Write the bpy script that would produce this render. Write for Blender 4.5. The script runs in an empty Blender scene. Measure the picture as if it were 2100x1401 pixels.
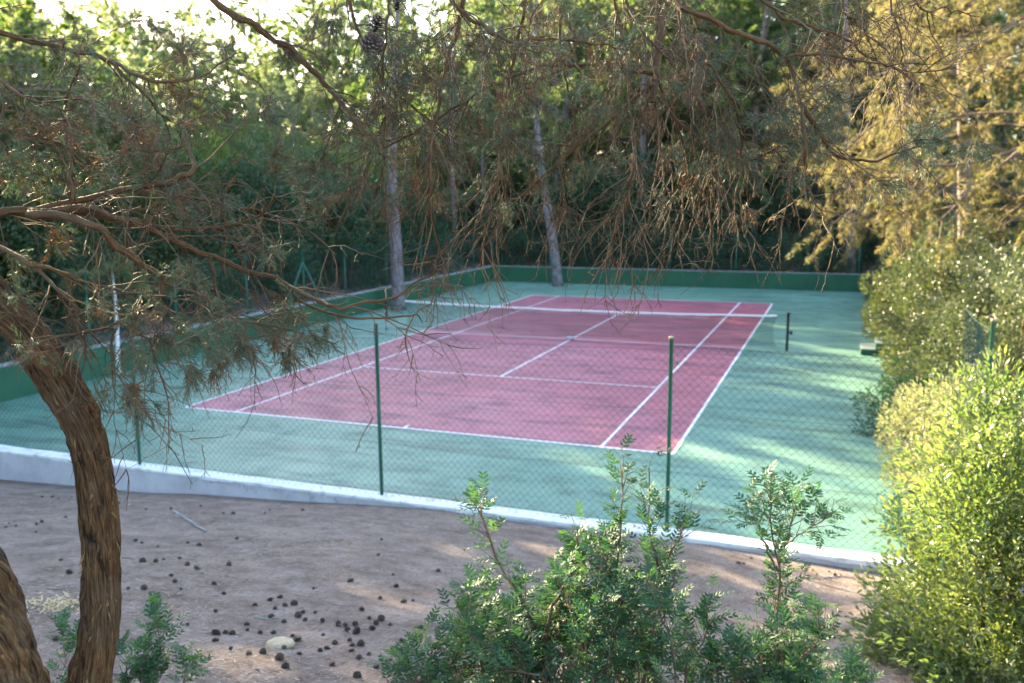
import bpy, math, random
import numpy as np

# ------------------------------------------------------------------ camera, sky, sun, exposure
scene = bpy.context.scene
COL = scene.collection
rng = np.random.default_rng(11)
random.seed(5)

FPX = 1805.94                                    # focal length in photo pixels (2100 wide)
CAM = np.array([8.127, -27.294, 4.622])
YAW, PITCH, ROLL = -0.3575, -0.163405, -0.005888
FW = np.array([math.sin(YAW)*math.cos(PITCH), math.cos(YAW)*math.cos(PITCH), math.sin(PITCH)])
_r = np.cross(FW, [0, 0, 1.0]); _r /= np.linalg.norm(_r); _u = np.cross(_r, FW)
RT = _r*math.cos(ROLL) + _u*math.sin(ROLL)
UP = -_r*math.sin(ROLL) + _u*math.cos(ROLL)

from mathutils import Matrix, Vector
cam_d = bpy.data.cameras.new('camera')
cam_o = bpy.data.objects.new('camera', cam_d); COL.objects.link(cam_o)
cam_o.matrix_world = Matrix([[RT[0], UP[0], -FW[0], CAM[0]], [RT[1], UP[1], -FW[1], CAM[1]],
                             [RT[2], UP[2], -FW[2], CAM[2]], [0, 0, 0, 1]])
cam_d.sensor_width = 36.0
cam_d.lens = 36.0*FPX/2100.0
cam_d.clip_start = 0.05; cam_d.clip_end = 900
cam_d.dof.use_dof = True; cam_d.dof.focus_distance = 3.1; cam_d.dof.aperture_fstop = 3.2
scene.camera = cam_o

SUN_EL = math.radians(17.0)
SUN_AZ = math.atan2(0.56, -0.83)                 # maths angle of the direction TO the sun
SUN = np.array([math.cos(SUN_AZ)*math.cos(SUN_EL), math.sin(SUN_AZ)*math.cos(SUN_EL), math.sin(SUN_EL)])
world = bpy.data.worlds.new('World'); scene.world = world; world.use_nodes = True
wn = world.node_tree.nodes; wl = world.node_tree.links
bg = wn['Background']
sky = wn.new('ShaderNodeTexSky'); sky.sky_type = 'NISHITA'; sky.sun_disc = False
sky.sun_elevation = SUN_EL
sky.sun_rotation = math.pi/2 - SUN_AZ            # Blender measures it clockwise from +Y
sky.air_density = 1.0; sky.dust_density = 1.2; sky.ozone_density = 1.0
wl.new(sky.outputs[0], bg.inputs[0]); bg.inputs[1].default_value = 0.13
sun_d = bpy.data.lights.new('sun', 'SUN'); sun_d.energy = 5.0; sun_d.angle = math.radians(0.53)
sun_d.color = (1.0, 0.82, 0.50)
sun_o = bpy.data.objects.new('sun', sun_d); COL.objects.link(sun_o)
sun_o.rotation_euler = Vector(SUN).to_track_quat('Z', 'Y').to_euler()
sun_o.location = (-40, 30, 30)
vs = scene.view_settings
vs.view_transform = 'Standard'; vs.look = 'None'; vs.gamma = 1.0; vs.use_curve_mapping = False
vs.exposure = 3.1
scene.render.engine = 'CYCLES'
cy = scene.cycles
cy.max_bounces = 6; cy.diffuse_bounces = 3; cy.glossy_bounces = 2; cy.transmission_bounces = 4
cy.transparent_max_bounces = 8; cy.caustics_reflective = False; cy.caustics_refractive = False
cy.sample_clamp_indirect = 6.0
cy.use_denoising = True
cy.blur_glossy = 1.0; cy.volume_bounces = 0

# ------------------------------------------------------------------ helpers
def at(x, y, d):                                 # photo pixel + distance along the view axis -> world point
    return CAM + (FW + RT*((x-1050.0)/FPX) - UP*((y-700.5)/FPX))*d

def nrm(v):
    return v/np.maximum(np.linalg.norm(v, axis=-1, keepdims=True), 1e-9)

def smooth(a, b, x):
    t = np.clip((x-a)/(b-a), 0, 1); return t*t*(3-2*t)

class G:                                         # geometry bag: vertices, tris, quads, one tint per vertex, optional uv
    def __init__(s): s.v = []; s.t = []; s.q = []; s.tint = []; s.n = 0; s.uv = []
    def add(s, v, tris=None, quads=None, tint=None, uv=None):
        v = np.asarray(v, dtype=np.float32).reshape(-1, 3)
        if tris is not None and len(tris): s.t.append(np.asarray(tris, dtype=np.int32).reshape(-1, 3)+s.n)
        if quads is not None and len(quads): s.q.append(np.asarray(quads, dtype=np.int32).reshape(-1, 4)+s.n)
        s.v.append(v)
        if tint is None: tint = np.zeros(len(v))
        s.tint.append(np.broadcast_to(np.asarray(tint, dtype=np.float32), (len(v),)))
        s.uv.append(np.zeros((len(v), 2), np.float32) if uv is None else np.asarray(uv, dtype=np.float32))
        s.n += len(v)
    def box(s, x0, x1, y0, y1, z0, z1):
        v = [(x, y, z) for z in (z0, z1) for y in (y0, y1) for x in (x0, x1)]
        s.add(v, quads=[(0, 2, 3, 1), (4, 5, 7, 6), (0, 1, 5, 4), (2, 6, 7, 3), (0, 4, 6, 2), (1, 3, 7, 5)])
        return s
    def mesh(s, name, mat, smooth_=False):
        me = bpy.data.meshes.new(name)
        V = np.concatenate(s.v) if s.v else np.zeros((0, 3), np.float32)
        T = np.concatenate(s.t) if s.t else np.zeros((0, 3), np.int32)
        Q = np.concatenate(s.q) if s.q else np.zeros((0, 4), np.int32)
        me.vertices.add(len(V)); me.vertices.foreach_set('co', V.ravel())
        nl = len(T)*3+len(Q)*4
        me.loops.add(nl); me.polygons.add(len(T)+len(Q))
        li = np.concatenate([T.ravel(), Q.ravel()]).astype(np.int32)
        me.loops.foreach_set('vertex_index', li)
        ls = np.concatenate([np.arange(len(T))*3, len(T)*3+np.arange(len(Q))*4]).astype(np.int32)
        me.polygons.foreach_set('loop_start', ls)
        me.polygons.foreach_set('use_smooth', np.full(len(T)+len(Q), bool(smooth_)))
        a = me.attributes.new('tint', 'FLOAT', 'POINT')
        a.data.foreach_set('value', np.concatenate(s.tint).astype(np.float32) if s.tint else np.zeros(0, np.float32))
        uvl = me.attributes.new('uvc', 'FLOAT2', 'POINT')
        uvl.data.foreach_set('vector', np.concatenate(s.uv).astype(np.float32).ravel())
        me.update(calc_edges=True); me.validate()
        if mat: me.materials.append(mat)
        return me
    def obj(s, name, mat, parent=None, smooth_=False, kind=None):
        o = bpy.data.objects.new(name, s.mesh(name, mat, smooth_)); COL.objects.link(o)
        if parent is not None: o.parent = parent
        if kind: o['kind'] = kind
        return o

def tag(o, label, cat, group=None):
    o['label'] = label; o['category'] = cat
    if group: o['group'] = group
    return o

def thing(name, label, cat, loc=(0, 0, 0), group=None, rz=0.0, sc=1.0):
    o = bpy.data.objects.new(name, None); COL.objects.link(o)
    o.location = tuple(float(c) for c in loc); o.rotation_euler = (0, 0, rz)
    o.scale = (sc, sc, sc) if np.isscalar(sc) else tuple(sc)
    o.empty_display_size = 0.2
    return tag(o, label, cat, group)

def struct(o): o['kind'] = 'structure'; return o

def share(name, me, parent):
    o = bpy.data.objects.new(name, me); COL.objects.link(o); o.parent = parent; return o

def copy_tree(root, parent=None):
    c = root.copy(); COL.objects.link(c)
    if parent is not None: c.parent = parent
    for ch in list(root.children): copy_tree(ch, c)
    return c

def tubes(g, P, R, sides=3, tint=0.0, cap=False):
    """P (N,K,3) polylines, R (N,K) radii -> tubes"""
    P = np.asarray(P, float); R = np.asarray(R, float)
    N, K, _ = P.shape
    T = np.empty_like(P); T[:, 1:-1] = P[:, 2:]-P[:, :-2]; T[:, 0] = P[:, 1]-P[:, 0]; T[:, -1] = P[:, -1]-P[:, -2]
    T = nrm(T)
    mean = nrm(P[:, -1]-P[:, 0]+1e-6)
    ref = np.where(np.abs(mean[:, 2:3]) < 0.8, np.array([[0, 0, 1.0]]), np.array([[1.0, 0, 0]]))[:, None, :]
    A = nrm(np.cross(T, np.broadcast_to(ref, T.shape))); B = np.cross(T, A)
    ang = np.arange(sides)*2*math.pi/sides
    V = P[:, :, None, :] + R[:, :, None, None]*(A[:, :, None, :]*np.cos(ang)[None, None, :, None] + B[:, :, None, :]*np.sin(ang)[None, None, :, None])
    idx = np.arange(N*K*sides).reshape(N, K, sides)
    a = idx[:, :-1]; b = idx[:, 1:]
    q = np.stack([a, np.roll(a, -1, 2), np.roll(b, -1, 2), b], -1).reshape(-1, 4)
    tn = np.repeat(np.broadcast_to(np.asarray(tint, float), (N,)), K*sides)
    tris = None
    vv = V.reshape(-1, 3)
    L = np.concatenate([np.zeros((N, 1)), np.cumsum(np.linalg.norm(np.diff(P, axis=1), axis=2), 1)], 1)
    uv = np.stack([np.broadcast_to(ang/(2*math.pi), (N, K, sides)), np.broadcast_to(L[:, :, None], (N, K, sides))], -1).reshape(-1, 2)
    g.add(vv, quads=q, tint=tn, uv=uv)
    if cap:
        for k in (0, K-1):
            c = idx[:, k]
            n0 = g.n
            g.add(P[:, k], tint=tn[:N] if N == 1 else None)
            cc = np.arange(N)+n0
            base = n0-len(vv) if k == 0 else n0-len(vv)-N
            g.t.append(np.stack([np.roll(c, -1, 1)+base, c+base, np.repeat(cc[:, None], sides, 1)], -1).reshape(-1, 3).astype(np.int32))

def tube(g, pts, rad, sides=8, tint=0.0, cap=True):
    pts = np.asarray(pts, float)[None]
    rad = np.broadcast_to(np.asarray(rad, float), (pts.shape[1],))[None]
    tubes(g, pts, rad, sides, tint, cap)

def spline(pts, n):
    """Catmull-Rom through control points (rows may carry extra columns)"""
    p = np.asarray(pts, float)
    if len(p) < 3:
        t = np.linspace(0, 1, n)[:, None]; return p[0]*(1-t)+p[-1]*t
    q = np.vstack([2*p[0]-p[1], p, 2*p[-1]-p[-2]])
    m = len(p)-1
    u = np.linspace(0, m-1e-9, n); i = u.astype(int); t = (u-i)[:, None]
    a, b, c, d = q[i], q[i+1], q[i+2], q[i+3]
    return 0.5*((2*b)+(c-a)*t+(2*a-5*b+4*c-d)*t*t+(3*b-a-3*c+d)*t**3)

def grow(S, D, L, K, grav=0.1, wig=0.25):
    """twigs: starts S, directions D, lengths L -> (N,K+1,3)"""
    N = len(S); P = np.empty((N, K+1, 3)); P[:, 0] = S; d = nrm(D.copy())
    st = (L/K)[:, None]
    for k in range(K):
        d = nrm(d + rng.normal(0, wig, (N, 3)) + np.array([0, 0, -grav]))
        P[:, k+1] = P[:, k]+d*st
    return P

def pick(P, n, lo=0.15, hi=1.0):
    """n random points on random polylines: index, point, tangent, fraction"""
    N, K, _ = P.shape
    ln = np.linalg.norm(np.diff(P, axis=1), axis=2).sum(1)
    i = rng.choice(N, n, p=ln/ln.sum()); u = rng.uniform(lo, hi, n)*(K-1.001)
    k = u.astype(int); f = (u-k)[:, None]
    return i, P[i, k]*(1-f)+P[i, k+1]*f, nrm(P[i, k+1]-P[i, k]), u/(K-1)

def rand_dir(n):
    return nrm(rng.normal(0, 1, (n, 3)))

def side_dir(T, spread=1.0):
    n = len(T); r = rand_dir(n); r = nrm(r-(r*T).sum(1, keepdims=True)*T)
    return nrm(T*1.0 + r*spread*rng.uniform(0.5, 1.4, (n, 1)))

def leaves(g, P, D, L, W, tint, fold=0.0, nrm_hint=None):
    """flat rhombic leaves: base points P, axis D, length L, width W"""
    n = len(P); D = nrm(D)
    r = rand_dir(n) if nrm_hint is None else nrm(nrm_hint+rng.normal(0, .35, (n, 3)))
    S = nrm(np.cross(D, r)); L = np.broadcast_to(np.asarray(L, float), (n,))[:, None]; W = np.broadcast_to(np.asarray(W, float), (n,))[:, None]
    m = P+D*L*0.45
    N_ = np.cross(S, D)
    v = np.stack([P, m+S*W*0.5+N_*fold*W, P+D*L, m-S*W*0.5+N_*fold*W], 1).reshape(-1, 3)
    b = np.arange(n)[:, None]*4
    if fold:
        g.add(v, tris=np.concatenate([b+[0, 1, 2], b+[0, 2, 3]]), tint=np.repeat(tint, 4))
    else:
        g.add(v, quads=b+np.arange(4), tint=np.repeat(tint, 4))

def ovals(g, P, D, Nn, L, W, tint, curl=0.12):
    """better leaf: 8 vertices, folded along the midrib"""
    n = len(P); D = nrm(D); S = nrm(np.cross(D, Nn)); U = np.cross(S, D)
    L = np.broadcast_to(np.asarray(L, float), (n,))[:, None]; W = np.broadcast_to(np.asarray(W, float), (n,))[:, None]
    m1 = P+D*L*.3; m2 = P+D*L*.7; tip = P+D*L-U*L*curl
    v = np.stack([P, m1+S*W*.48+U*W*.14, m2+S*W*.4+U*W*.1-U*L*curl*.4, tip, m2-S*W*.4+U*W*.1-U*L*curl*.4, m1-S*W*.48+U*W*.14, m1, m2-U*L*curl*.4], 1).reshape(-1, 3)
    b = np.arange(n)[:, None]*8
    g.add(v, tris=np.concatenate([b+[0, 1, 6], b+[0, 6, 5], b+[2, 3, 7], b+[7, 3, 4]]),
          quads=np.concatenate([b+[1, 2, 7, 6], b+[6, 7, 4, 5]]), tint=np.repeat(tint, 8))

def hexes(g, P, D, Nn, L, W, tint, curl=0.12):
    """six-sided leaf bent across its middle"""
    n = len(P); D = nrm(D); S = nrm(np.cross(D, Nn)); U = np.cross(S, D)
    L = np.broadcast_to(np.asarray(L, float), (n,))[:, None]; W = np.broadcast_to(np.asarray(W, float), (n,))[:, None]
    a = P+D*L*.28; b = P+D*L*.72-U*L*curl*.4
    v = np.stack([P, a+S*W*.45+U*W*.1, b+S*W*.40+U*W*.1, P+D*L-U*L*curl, b-S*W*.40+U*W*.1, a-S*W*.45+U*W*.1], 1).reshape(-1, 3)
    k = np.arange(n)[:, None]*6
    g.add(v, quads=np.concatenate([k+[0, 1, 2, 3], k+[0, 3, 4, 5]]), tint=np.repeat(tint, 6))

# value noise for shaping geometry
_NT = rng.uniform(-1, 1, (64, 64))
def noise2(x, y):
    x = np.asarray(x, float); y = np.asarray(y, float)
    xi = np.floor(x).astype(int); yi = np.floor(y).astype(int); fx = x-xi; fy = y-yi
    fx = fx*fx*(3-2*fx); fy = fy*fy*(3-2*fy)
    a = _NT[xi % 64, yi % 64]; b = _NT[(xi+1) % 64, yi % 64]; c = _NT[xi % 64, (yi+1) % 64]; d = _NT[(xi+1) % 64, (yi+1) % 64]
    return (a*(1-fx)+b*fx)*(1-fy)+(c*(1-fx)+d*fx)*fy
def fbm(x, y, o=4):
    r = 0; a = 1.0
    for k in range(o): r = r+a*noise2(x*2**k+k*7.3, y*2**k+k*3.1); a *= .5
    return r

# ------------------------------------------------------------------ materials
def new_mat(name):
    m = bpy.data.materials.new(name); m.use_nodes = True
    nt = m.node_tree; b = nt.nodes['Principled BSDF']
    return m, nt, b

def nd(nt, typ, **kw):
    n = nt.nodes.new(typ)
    for k, v in kw.items():
        if k.startswith('i_'):
            key = k[2:]; key = int(key) if key.isdigit() else key.replace('_', ' ')
            n.inputs[key].default_value = v
        else: setattr(n, k, v)
    return n

def ramp(nt, fac, stops):
    r = nt.nodes.new('ShaderNodeValToRGB'); e = r.color_ramp.elements
    while len(e) < len(stops): e.new(0.5)
    for i, (p, c) in enumerate(stops):
        e[i].position = p; e[i].color = (*c, 1) if len(c) == 3 else c
    nt.links.new(fac, r.inputs[0]); return r.outputs[0]

def coords(nt, scale=(1, 1, 1), attr=None, rot=(0, 0, 0)):
    mp = nd(nt, 'ShaderNodeMapping'); mp.inputs['Scale'].default_value = scale; mp.inputs['Rotation'].default_value = rot
    if attr == 'uvc':
        a = nd(nt, 'ShaderNodeAttribute', attribute_name='uvc'); nt.links.new(a.outputs['Vector'], mp.inputs[0])
    elif attr == 'world':
        a = nd(nt, 'ShaderNodeNewGeometry'); nt.links.new(a.outputs['Position'], mp.inputs[0])
    else:
        a = nd(nt, 'ShaderNodeTexCoord'); nt.links.new(a.outputs['Object'], mp.inputs[0])
    return mp.outputs[0]

def noise(nt, vec, scale=5, detail=4, rough=0.55, dist=0.0):
    n = nd(nt, 'ShaderNodeTexNoise'); n.inputs['Scale'].default_value = scale; n.inputs['Detail'].default_value = detail
    n.inputs['Roughness'].default_value = rough; n.inputs['Distortion'].default_value = dist
    nt.links.new(vec, n.inputs['Vector']); return n.outputs['Fac']

def mix(nt, fac, a, b, mode='MIX'):
    m = nd(nt, 'ShaderNodeMix', data_type='RGBA', blend_type=mode)
    for sock, val in ((m.inputs[0], fac), (m.inputs[6], a), (m.inputs[7], b)):
        if hasattr(val, 'is_linked'): nt.links.new(val, sock)
        elif isinstance(val, (int, float)): sock.default_value = val
        else: sock.default_value = (*val, 1)
    return m.outputs[2]

def bump(nt, b, h, strength=0.3, dist=0.01):
    n = nd(nt, 'ShaderNodeBump'); n.inputs['Strength'].default_value = strength; n.inputs['Distance'].default_value = dist
    nt.links.new(h, n.inputs['Height']); nt.links.new(n.outputs[0], b.inputs['Normal'])

def spec(b, rough=0.6, s=0.5):
    b.inputs['Roughness'].default_value = rough; b.inputs['Specular IOR Level'].default_value = s

def mat_speckle(name, ca, cb, scale=6, rough=0.8, s=0.3, bmp=0.2, space='world', det=5, bd=0.01):
    m, nt, b = new_mat(name); v = coords(nt, attr=space)
    f = noise(nt, v, scale, det)
    nt.links.new(ramp(nt, f, [(0.3, ca), (0.7, cb)]), b.inputs['Base Color']); spec(b, rough, s)
    if bmp: bump(nt, b, noise(nt, v, scale*6, 3), bmp, bd)
    return m

def mat_leaf(name, stops, trans=0.35, rough=0.45, s=0.5, tcol=None, nscale=0.0):
    """leaf: principled + translucent, hue picked by the per-leaf tint"""
    m, nt, b = new_mat(name)
    a = nd(nt, 'ShaderNodeAttribute', attribute_name='tint')
    n = len(stops)
    col = ramp(nt, a.outputs['Fac'], [(i/(n-1), c) for i, c in enumerate(stops)])
    nt.links.new(col, b.inputs['Base Color']); spec(b, rough, s)
    if trans:
        tr = nd(nt, 'ShaderNodeBsdfTranslucent')
        tc = mix(nt, 1.0, col, tcol or (1.5, 1.6, 0.7), 'MULTIPLY'); nt.links.new(tc, tr.inputs[0])
        ms = nd(nt, 'ShaderNodeMixShader'); ms.inputs[0].default_value = trans
        nt.links.new(b.outputs[0], ms.inputs[1]); nt.links.new(tr.outputs[0], ms.inputs[2])
        nt.links.new(ms.outputs[0], nt.nodes['Material Output'].inputs[0])
    return m
# ------------------------------------------------------------------ setting materials
def mat_court(name, base, stain, fade, sc=1.0):
    m, nt, b = new_mat(name); v = coords(nt, attr='world')
    big = noise(nt, v, 0.22, 4, .55, .4); mid = noise(nt, v, 1.3, 5, .6, .3)
    vs_ = coords(nt, (0.35, 1.9, 1), 'world', (0, 0, math.radians(8))); streak = noise(nt, vs_, 1.1, 5, .62, .8)
    fine = noise(nt, v, 90, 3)
    c = mix(nt, ramp(nt, big, [(.35, (0, 0, 0)), (.7, (1, 1, 1))]), base, fade)
    c = mix(nt, ramp(nt, streak, [(.45, (0, 0, 0)), (.68, (.8, .8, .8))]), c, stain)
    c = mix(nt, ramp(nt, mid, [(.52, (0, 0, 0)), (.75, (.6, .6, .6))]), c, stain)
    c = mix(nt, .35, c, ramp(nt, fine, [(.3, (.35, .35, .35)), (.7, (.75, .75, .75))]), 'OVERLAY')
    # hairline cracks and resurfacing joints
    vo = nd(nt, 'ShaderNodeTexVoronoi', feature='DISTANCE_TO_EDGE'); vo.inputs['Scale'].default_value = .17
    dv = nd(nt, 'ShaderNodeVectorMath', operation='ADD'); nt.links.new(v, dv.inputs[0])
    nn = nd(nt, 'ShaderNodeTexNoise'); nn.inputs['Scale'].default_value = 1.2; nn.inputs['Detail'].default_value = 5; nt.links.new(v, nn.inputs['Vector'])
    nt.links.new(nn.outputs['Color'], dv.inputs[1]); nt.links.new(dv.outputs[0], vo.inputs['Vector'])
    c = mix(nt, ramp(nt, vo.outputs['Distance'], [(0.0, (.42, .42, .42)), (.0035, (0, 0, 0))]), c, stain)
    nt.links.new(c, b.inputs['Base Color'])
    nt.links.new(ramp(nt, mid, [(.3, (.48,)*3), (.75, (.68,)*3)]), b.inputs['Roughness'])
    b.inputs['Specular IOR Level'].default_value = .45
    bump(nt, b, fine, .12, .004); return m

M = {}
M['court_green'] = mat_court('court_green_paint', (.098, .215, .158), (.04, .085, .062), (.15, .285, .212))
M['court_red'] = mat_court('court_red_paint', (.34, .082, .112), (.10, .038, .058), (.42, .135, .175))
m, nt, b = new_mat('white_line_paint'); v = coords(nt, attr='world')
nt.links.new(mix(nt, ramp(nt, noise(nt, v, 9, 6, .7), [(.5, (0, 0, 0)), (.75, (.6, .6, .6))]), (.78, .78, .77), (.52, .42, .42)), b.inputs['Base Color']); spec(b, .6, .4); M['line'] = m
m, nt, b = new_mat('green_wall_paint'); v = coords(nt, attr='world')
c = mix(nt, ramp(nt, noise(nt, v, .9, 5, .6), [(.35, (0, 0, 0)), (.7, (1, 1, 1))]), (.022, .092, .048), (.034, .122, .064))
vd = coords(nt, (1.6, 1.6, .25), 'world')
c = mix(nt, ramp(nt, noise(nt, vd, 2.2, 5, .65), [(.55, (0, 0, 0)), (.8, (.5, .5, .5))]), c, (.02, .045, .035))
nt.links.new(c, b.inputs['Base Color']); spec(b, .7, .3); bump(nt, b, noise(nt, v, 30, 4), .25, .01); M['wall_green'] = m
m, nt, b = new_mat('aged_plaster'); v = coords(nt, attr='world'); vd = coords(nt, (1.5, 1.5, .35), 'world')
c = ramp(nt, noise(nt, v, 2.2, 6, .62), [(.3, (.40, .38, .37)), (.7, (.56, .54, .53))])
c = mix(nt, ramp(nt, noise(nt, vd, 3.2, 6, .7), [(.56, (0, 0, 0)), (.78, (.6, .6, .6))]), c, (.27, .22, .19))
nt.links.new(c, b.inputs['Base Color']); spec(b, .85, .2); bump(nt, b, noise(nt, v, 22, 6, .65), .4, .015); M['plaster'] = m
m, nt, b = new_mat('white_coping_paint'); v = coords(nt, attr='world')
c = ramp(nt, noise(nt, v, 4.5, 6, .65), [(.34, (.55, .53, .5)), (.5, (.78, .78, .77))])
nt.links.new(c, b.inputs['Base Color']); spec(b, .75, .3); bump(nt, b, noise(nt, v, 26, 5, .6), .35, .012); M['coping'] = m
M['coping_grey'] = mat_speckle('weathered_coping', (.17, .17, .16), (.36, .36, .34), 7)
m, nt, b = new_mat('green_post_paint'); v = coords(nt, attr='world')
c = mix(nt, ramp(nt, noise(nt, v, 14, 5, .7), [(.6, (0, 0, 0)), (.72, (1, 1, 1))]), (.022, .13, .075), (.10, .06, .035))
nt.links.new(c, b.inputs['Base Color']); spec(b, .42, .5); M['post'] = m
M['post_far'] = mat_speckle('pale_green_post_paint', (.02, .12, .085), (.03, .16, .115), 3, .5, .5, 0)
M['rust'] = mat_speckle('rusty_cap', (.16, .09, .05), (.42, .36, .30), 40, .7, .4, .2)
M['wire'] = mat_speckle('green_wire_coating', (.012, .05, .045), (.02, .075, .06), 8, .5, .4, 0)
M['net'] = mat_speckle('dark_net_cord', (.012, .028, .026), (.02, .04, .036), 8, .8, .2, 0)
M['band'] = mat_speckle('white_net_tape', (.66, .65, .62), (.8, .79, .77), 6, .8, .2, .2)
M['black'] = mat_speckle('black_post_paint', (.012, .015, .02), (.022, .027, .034), 12, .45, .5, .05)
M['sleeve'] = mat_speckle('grey_post_sleeve', (.36, .38, .40), (.5, .52, .54), 12, .6, .4, .1)
M['concrete'] = mat_speckle('grey_step_top', (.17, .21, .19), (.25, .29, .27), 5, .85, .2, .3)

def mat_ground():
    m, nt, b = new_mat('pine_needle_soil'); v = coords(nt, attr='world')
    big = noise(nt, v, .55, 5, .6, .5); mid = noise(nt, v, 3.2, 6, .65)
    va = coords(nt, (9, 60, 20), 'world', (0, 0, .5)); vb = coords(nt, (60, 9, 20), 'world', (0, 0, .3))
    na = noise(nt, va, 1, 3); nb = noise(nt, vb, 1, 3); fine = noise(nt, v, 55, 5, .7)
    c = ramp(nt, mid, [(.3, (.12, .085, .068)), (.5, (.22, .168, .14)), (.72, (.32, .258, .222))])
    # pale patches of dry dust
    c = mix(nt, ramp(nt, big, [(.52, (0, 0, 0)), (.72, (.85, .85, .85))]), c, (.37, .29, .23))
    c = mix(nt, ramp(nt, na, [(.52, (0, 0, 0)), (.66, (.7, .7, .7))]), c, (.33, .23, .165))
    c = mix(nt, ramp(nt, nb, [(.54, (0, 0, 0)), (.68, (.7, .7, .7))]), c, (.10, .055, .04))
    c = mix(nt, .5, c, ramp(nt, fine, [(.3, (.2, .2, .2)), (.7, (.8, .8, .8))]), 'OVERLAY')
    nt.links.new(c, b.inputs['Base Color']); spec(b, .9, .15)
    bump(nt, b, mix(nt, .5, na, fine), 1.0, .035); return m
M['ground'] = mat_ground()

# ------------------------------------------------------------------ terrain
WX = np.array([-30, -10, -6.4, -4.6, -2.9, -1.9, 0, 1.65, 2.65, 4.2, 6.6, 7.6, 8.65, 10.5, 14, 30])
WZ = np.array([-.75, -.68, -.56, -.48, -.42, -.32, -.22, -.10, -.05, -.08, -.05, -.09, -.13, -.1, .3, 1.2])
X0, X1, Y0, Y1 = -9.98, 9.98, -15.64, 17.98     # inside the court's retaining walls

def height(x, y):
    x = np.asarray(x, float); y = np.asarray(y, float)
    near = np.interp(x, WX, WZ) + 0.248*np.maximum(0, -15.82-y) + .06*fbm(x*.55, y*.55, 3)*smooth(-16.0, -17.2, y)
    near = near + .25*smooth(10, 14, x)*np.maximum(0, x-10)*.4
    dx = np.maximum(0, np.maximum(-10-x, x-10)); dy = np.maximum(0, y-18)
    d = np.hypot(dx, dy)
    far = .62 + .10*np.maximum(0, d-2.5) + .25*fbm(x*.12, y*.12, 3)*smooth(1, 6, d)
    far = np.minimum(far, 7 + .03*d)
    far = far - .35*smooth(9.5, 10.5, x)*smooth(12, 0, y)
    w = smooth(-15.6, -9.0, y)
    h = near*(1-w)+far*w
    inside = (x > X0) & (x < X1) & (y > Y0) & (y < Y1)
    return np.where(inside, -.9, h)

def axis(lo, hi, fine_lo, fine_hi, step, extra):
    a = list(np.arange(fine_lo, fine_hi, step))
    p = fine_lo; s = step
    while p > lo: s *= 1.25; p -= s; a.append(p)
    p = fine_hi; s = step
    while p < hi: s *= 1.25; p += s; a.append(p)
    a = np.array(sorted(a))
    for e in extra: a = a[np.abs(a-e) > .06]
    return np.sort(np.concatenate([a, np.array([e+o for e in extra for o in (-.03, .03)])]))
gx = axis(-170, 170, -16, 16, .34, [X0, X1]); gy = axis(-125, 220, -30, 24, .34, [Y0, Y1])
XX, YY = np.meshgrid(gx, gy, indexing='ij'); ZZ = height(XX, YY)
g = G(); idx = np.arange(XX.size).reshape(XX.shape)
g.add(np.stack([XX, YY, ZZ], -1), quads=np.stack([idx[:-1, :-1], idx[1:, :-1], idx[1:, 1:], idx[:-1, 1:]], -1))
ground = struct(g.obj('ground', M['ground'], smooth_=True))

def on_ground(x, y):
    """photo pixel -> point on the terrain (march along the view ray)"""
    d = (FW + RT*((x-1050.0)/FPX) - UP*((y-700.5)/FPX))
    t = np.linspace(1.5, 60, 6000); P = CAM+d*t[:, None]
    hh = height(P[:, 0], P[:, 1]); k = np.argmax(P[:, 2] < hh); return P[k]

# ------------------------------------------------------------------ court
g = G()
nx, ny = 40, 66
cx_ = np.linspace(-9.9, 9.9, nx); cyy = np.linspace(-15.55, 17.9, ny)
g.box(-9.9, 9.9, -15.55, 17.9, -.5, 0.0)
court = struct(g.obj('court_surface', M['court_green']))
def sheet(name, mat, x0, x1, y0, y1, z):
    q = G(); q.add([(x0, y0, z), (x1, y0, z), (x1, y1, z), (x0, y1, z)], quads=[(0, 1, 2, 3)])
    return q.obj(name, mat, court)
sheet('red_playing_area', M['court_red'], -5.485, 5.485, -11.885, 11.885, .004)
LW = .055
LZ = .008
def vline(x, y0, y1, w=LW): sheet('painted_line', M['line'], x-w/2, x+w/2, y0, y1, LZ)
def hline(y, x0, x1, w=LW): sheet('painted_line', M['line'], x0, x1, y-w/2, y+w/2, LZ)
for s in (-1, 1):
    vline(s*5.46, -11.885, 11.885, .06)
    vline(s*4.115, -11.82, -6.43); vline(s*4.115, -6.43, -.04); vline(s*4.115, .04, 6.43); vline(s*4.115, 6.43, 11.82)
    hline(s*11.855, -5.43, 5.43, .075)
    hline(s*6.4, -4.086, -.03, .055); hline(s*6.4, .03, 4.086, .055)
    sheet('painted_line', M['line'], -.03, .03, min(s*11.817, s*11.62), max(s*11.817, s*11.62), LZ)
vline(0, -6.43, -.04, .06); vline(0, .04, 6.43, .06)
hline(0, -5.43, 5.43, .055)

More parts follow.
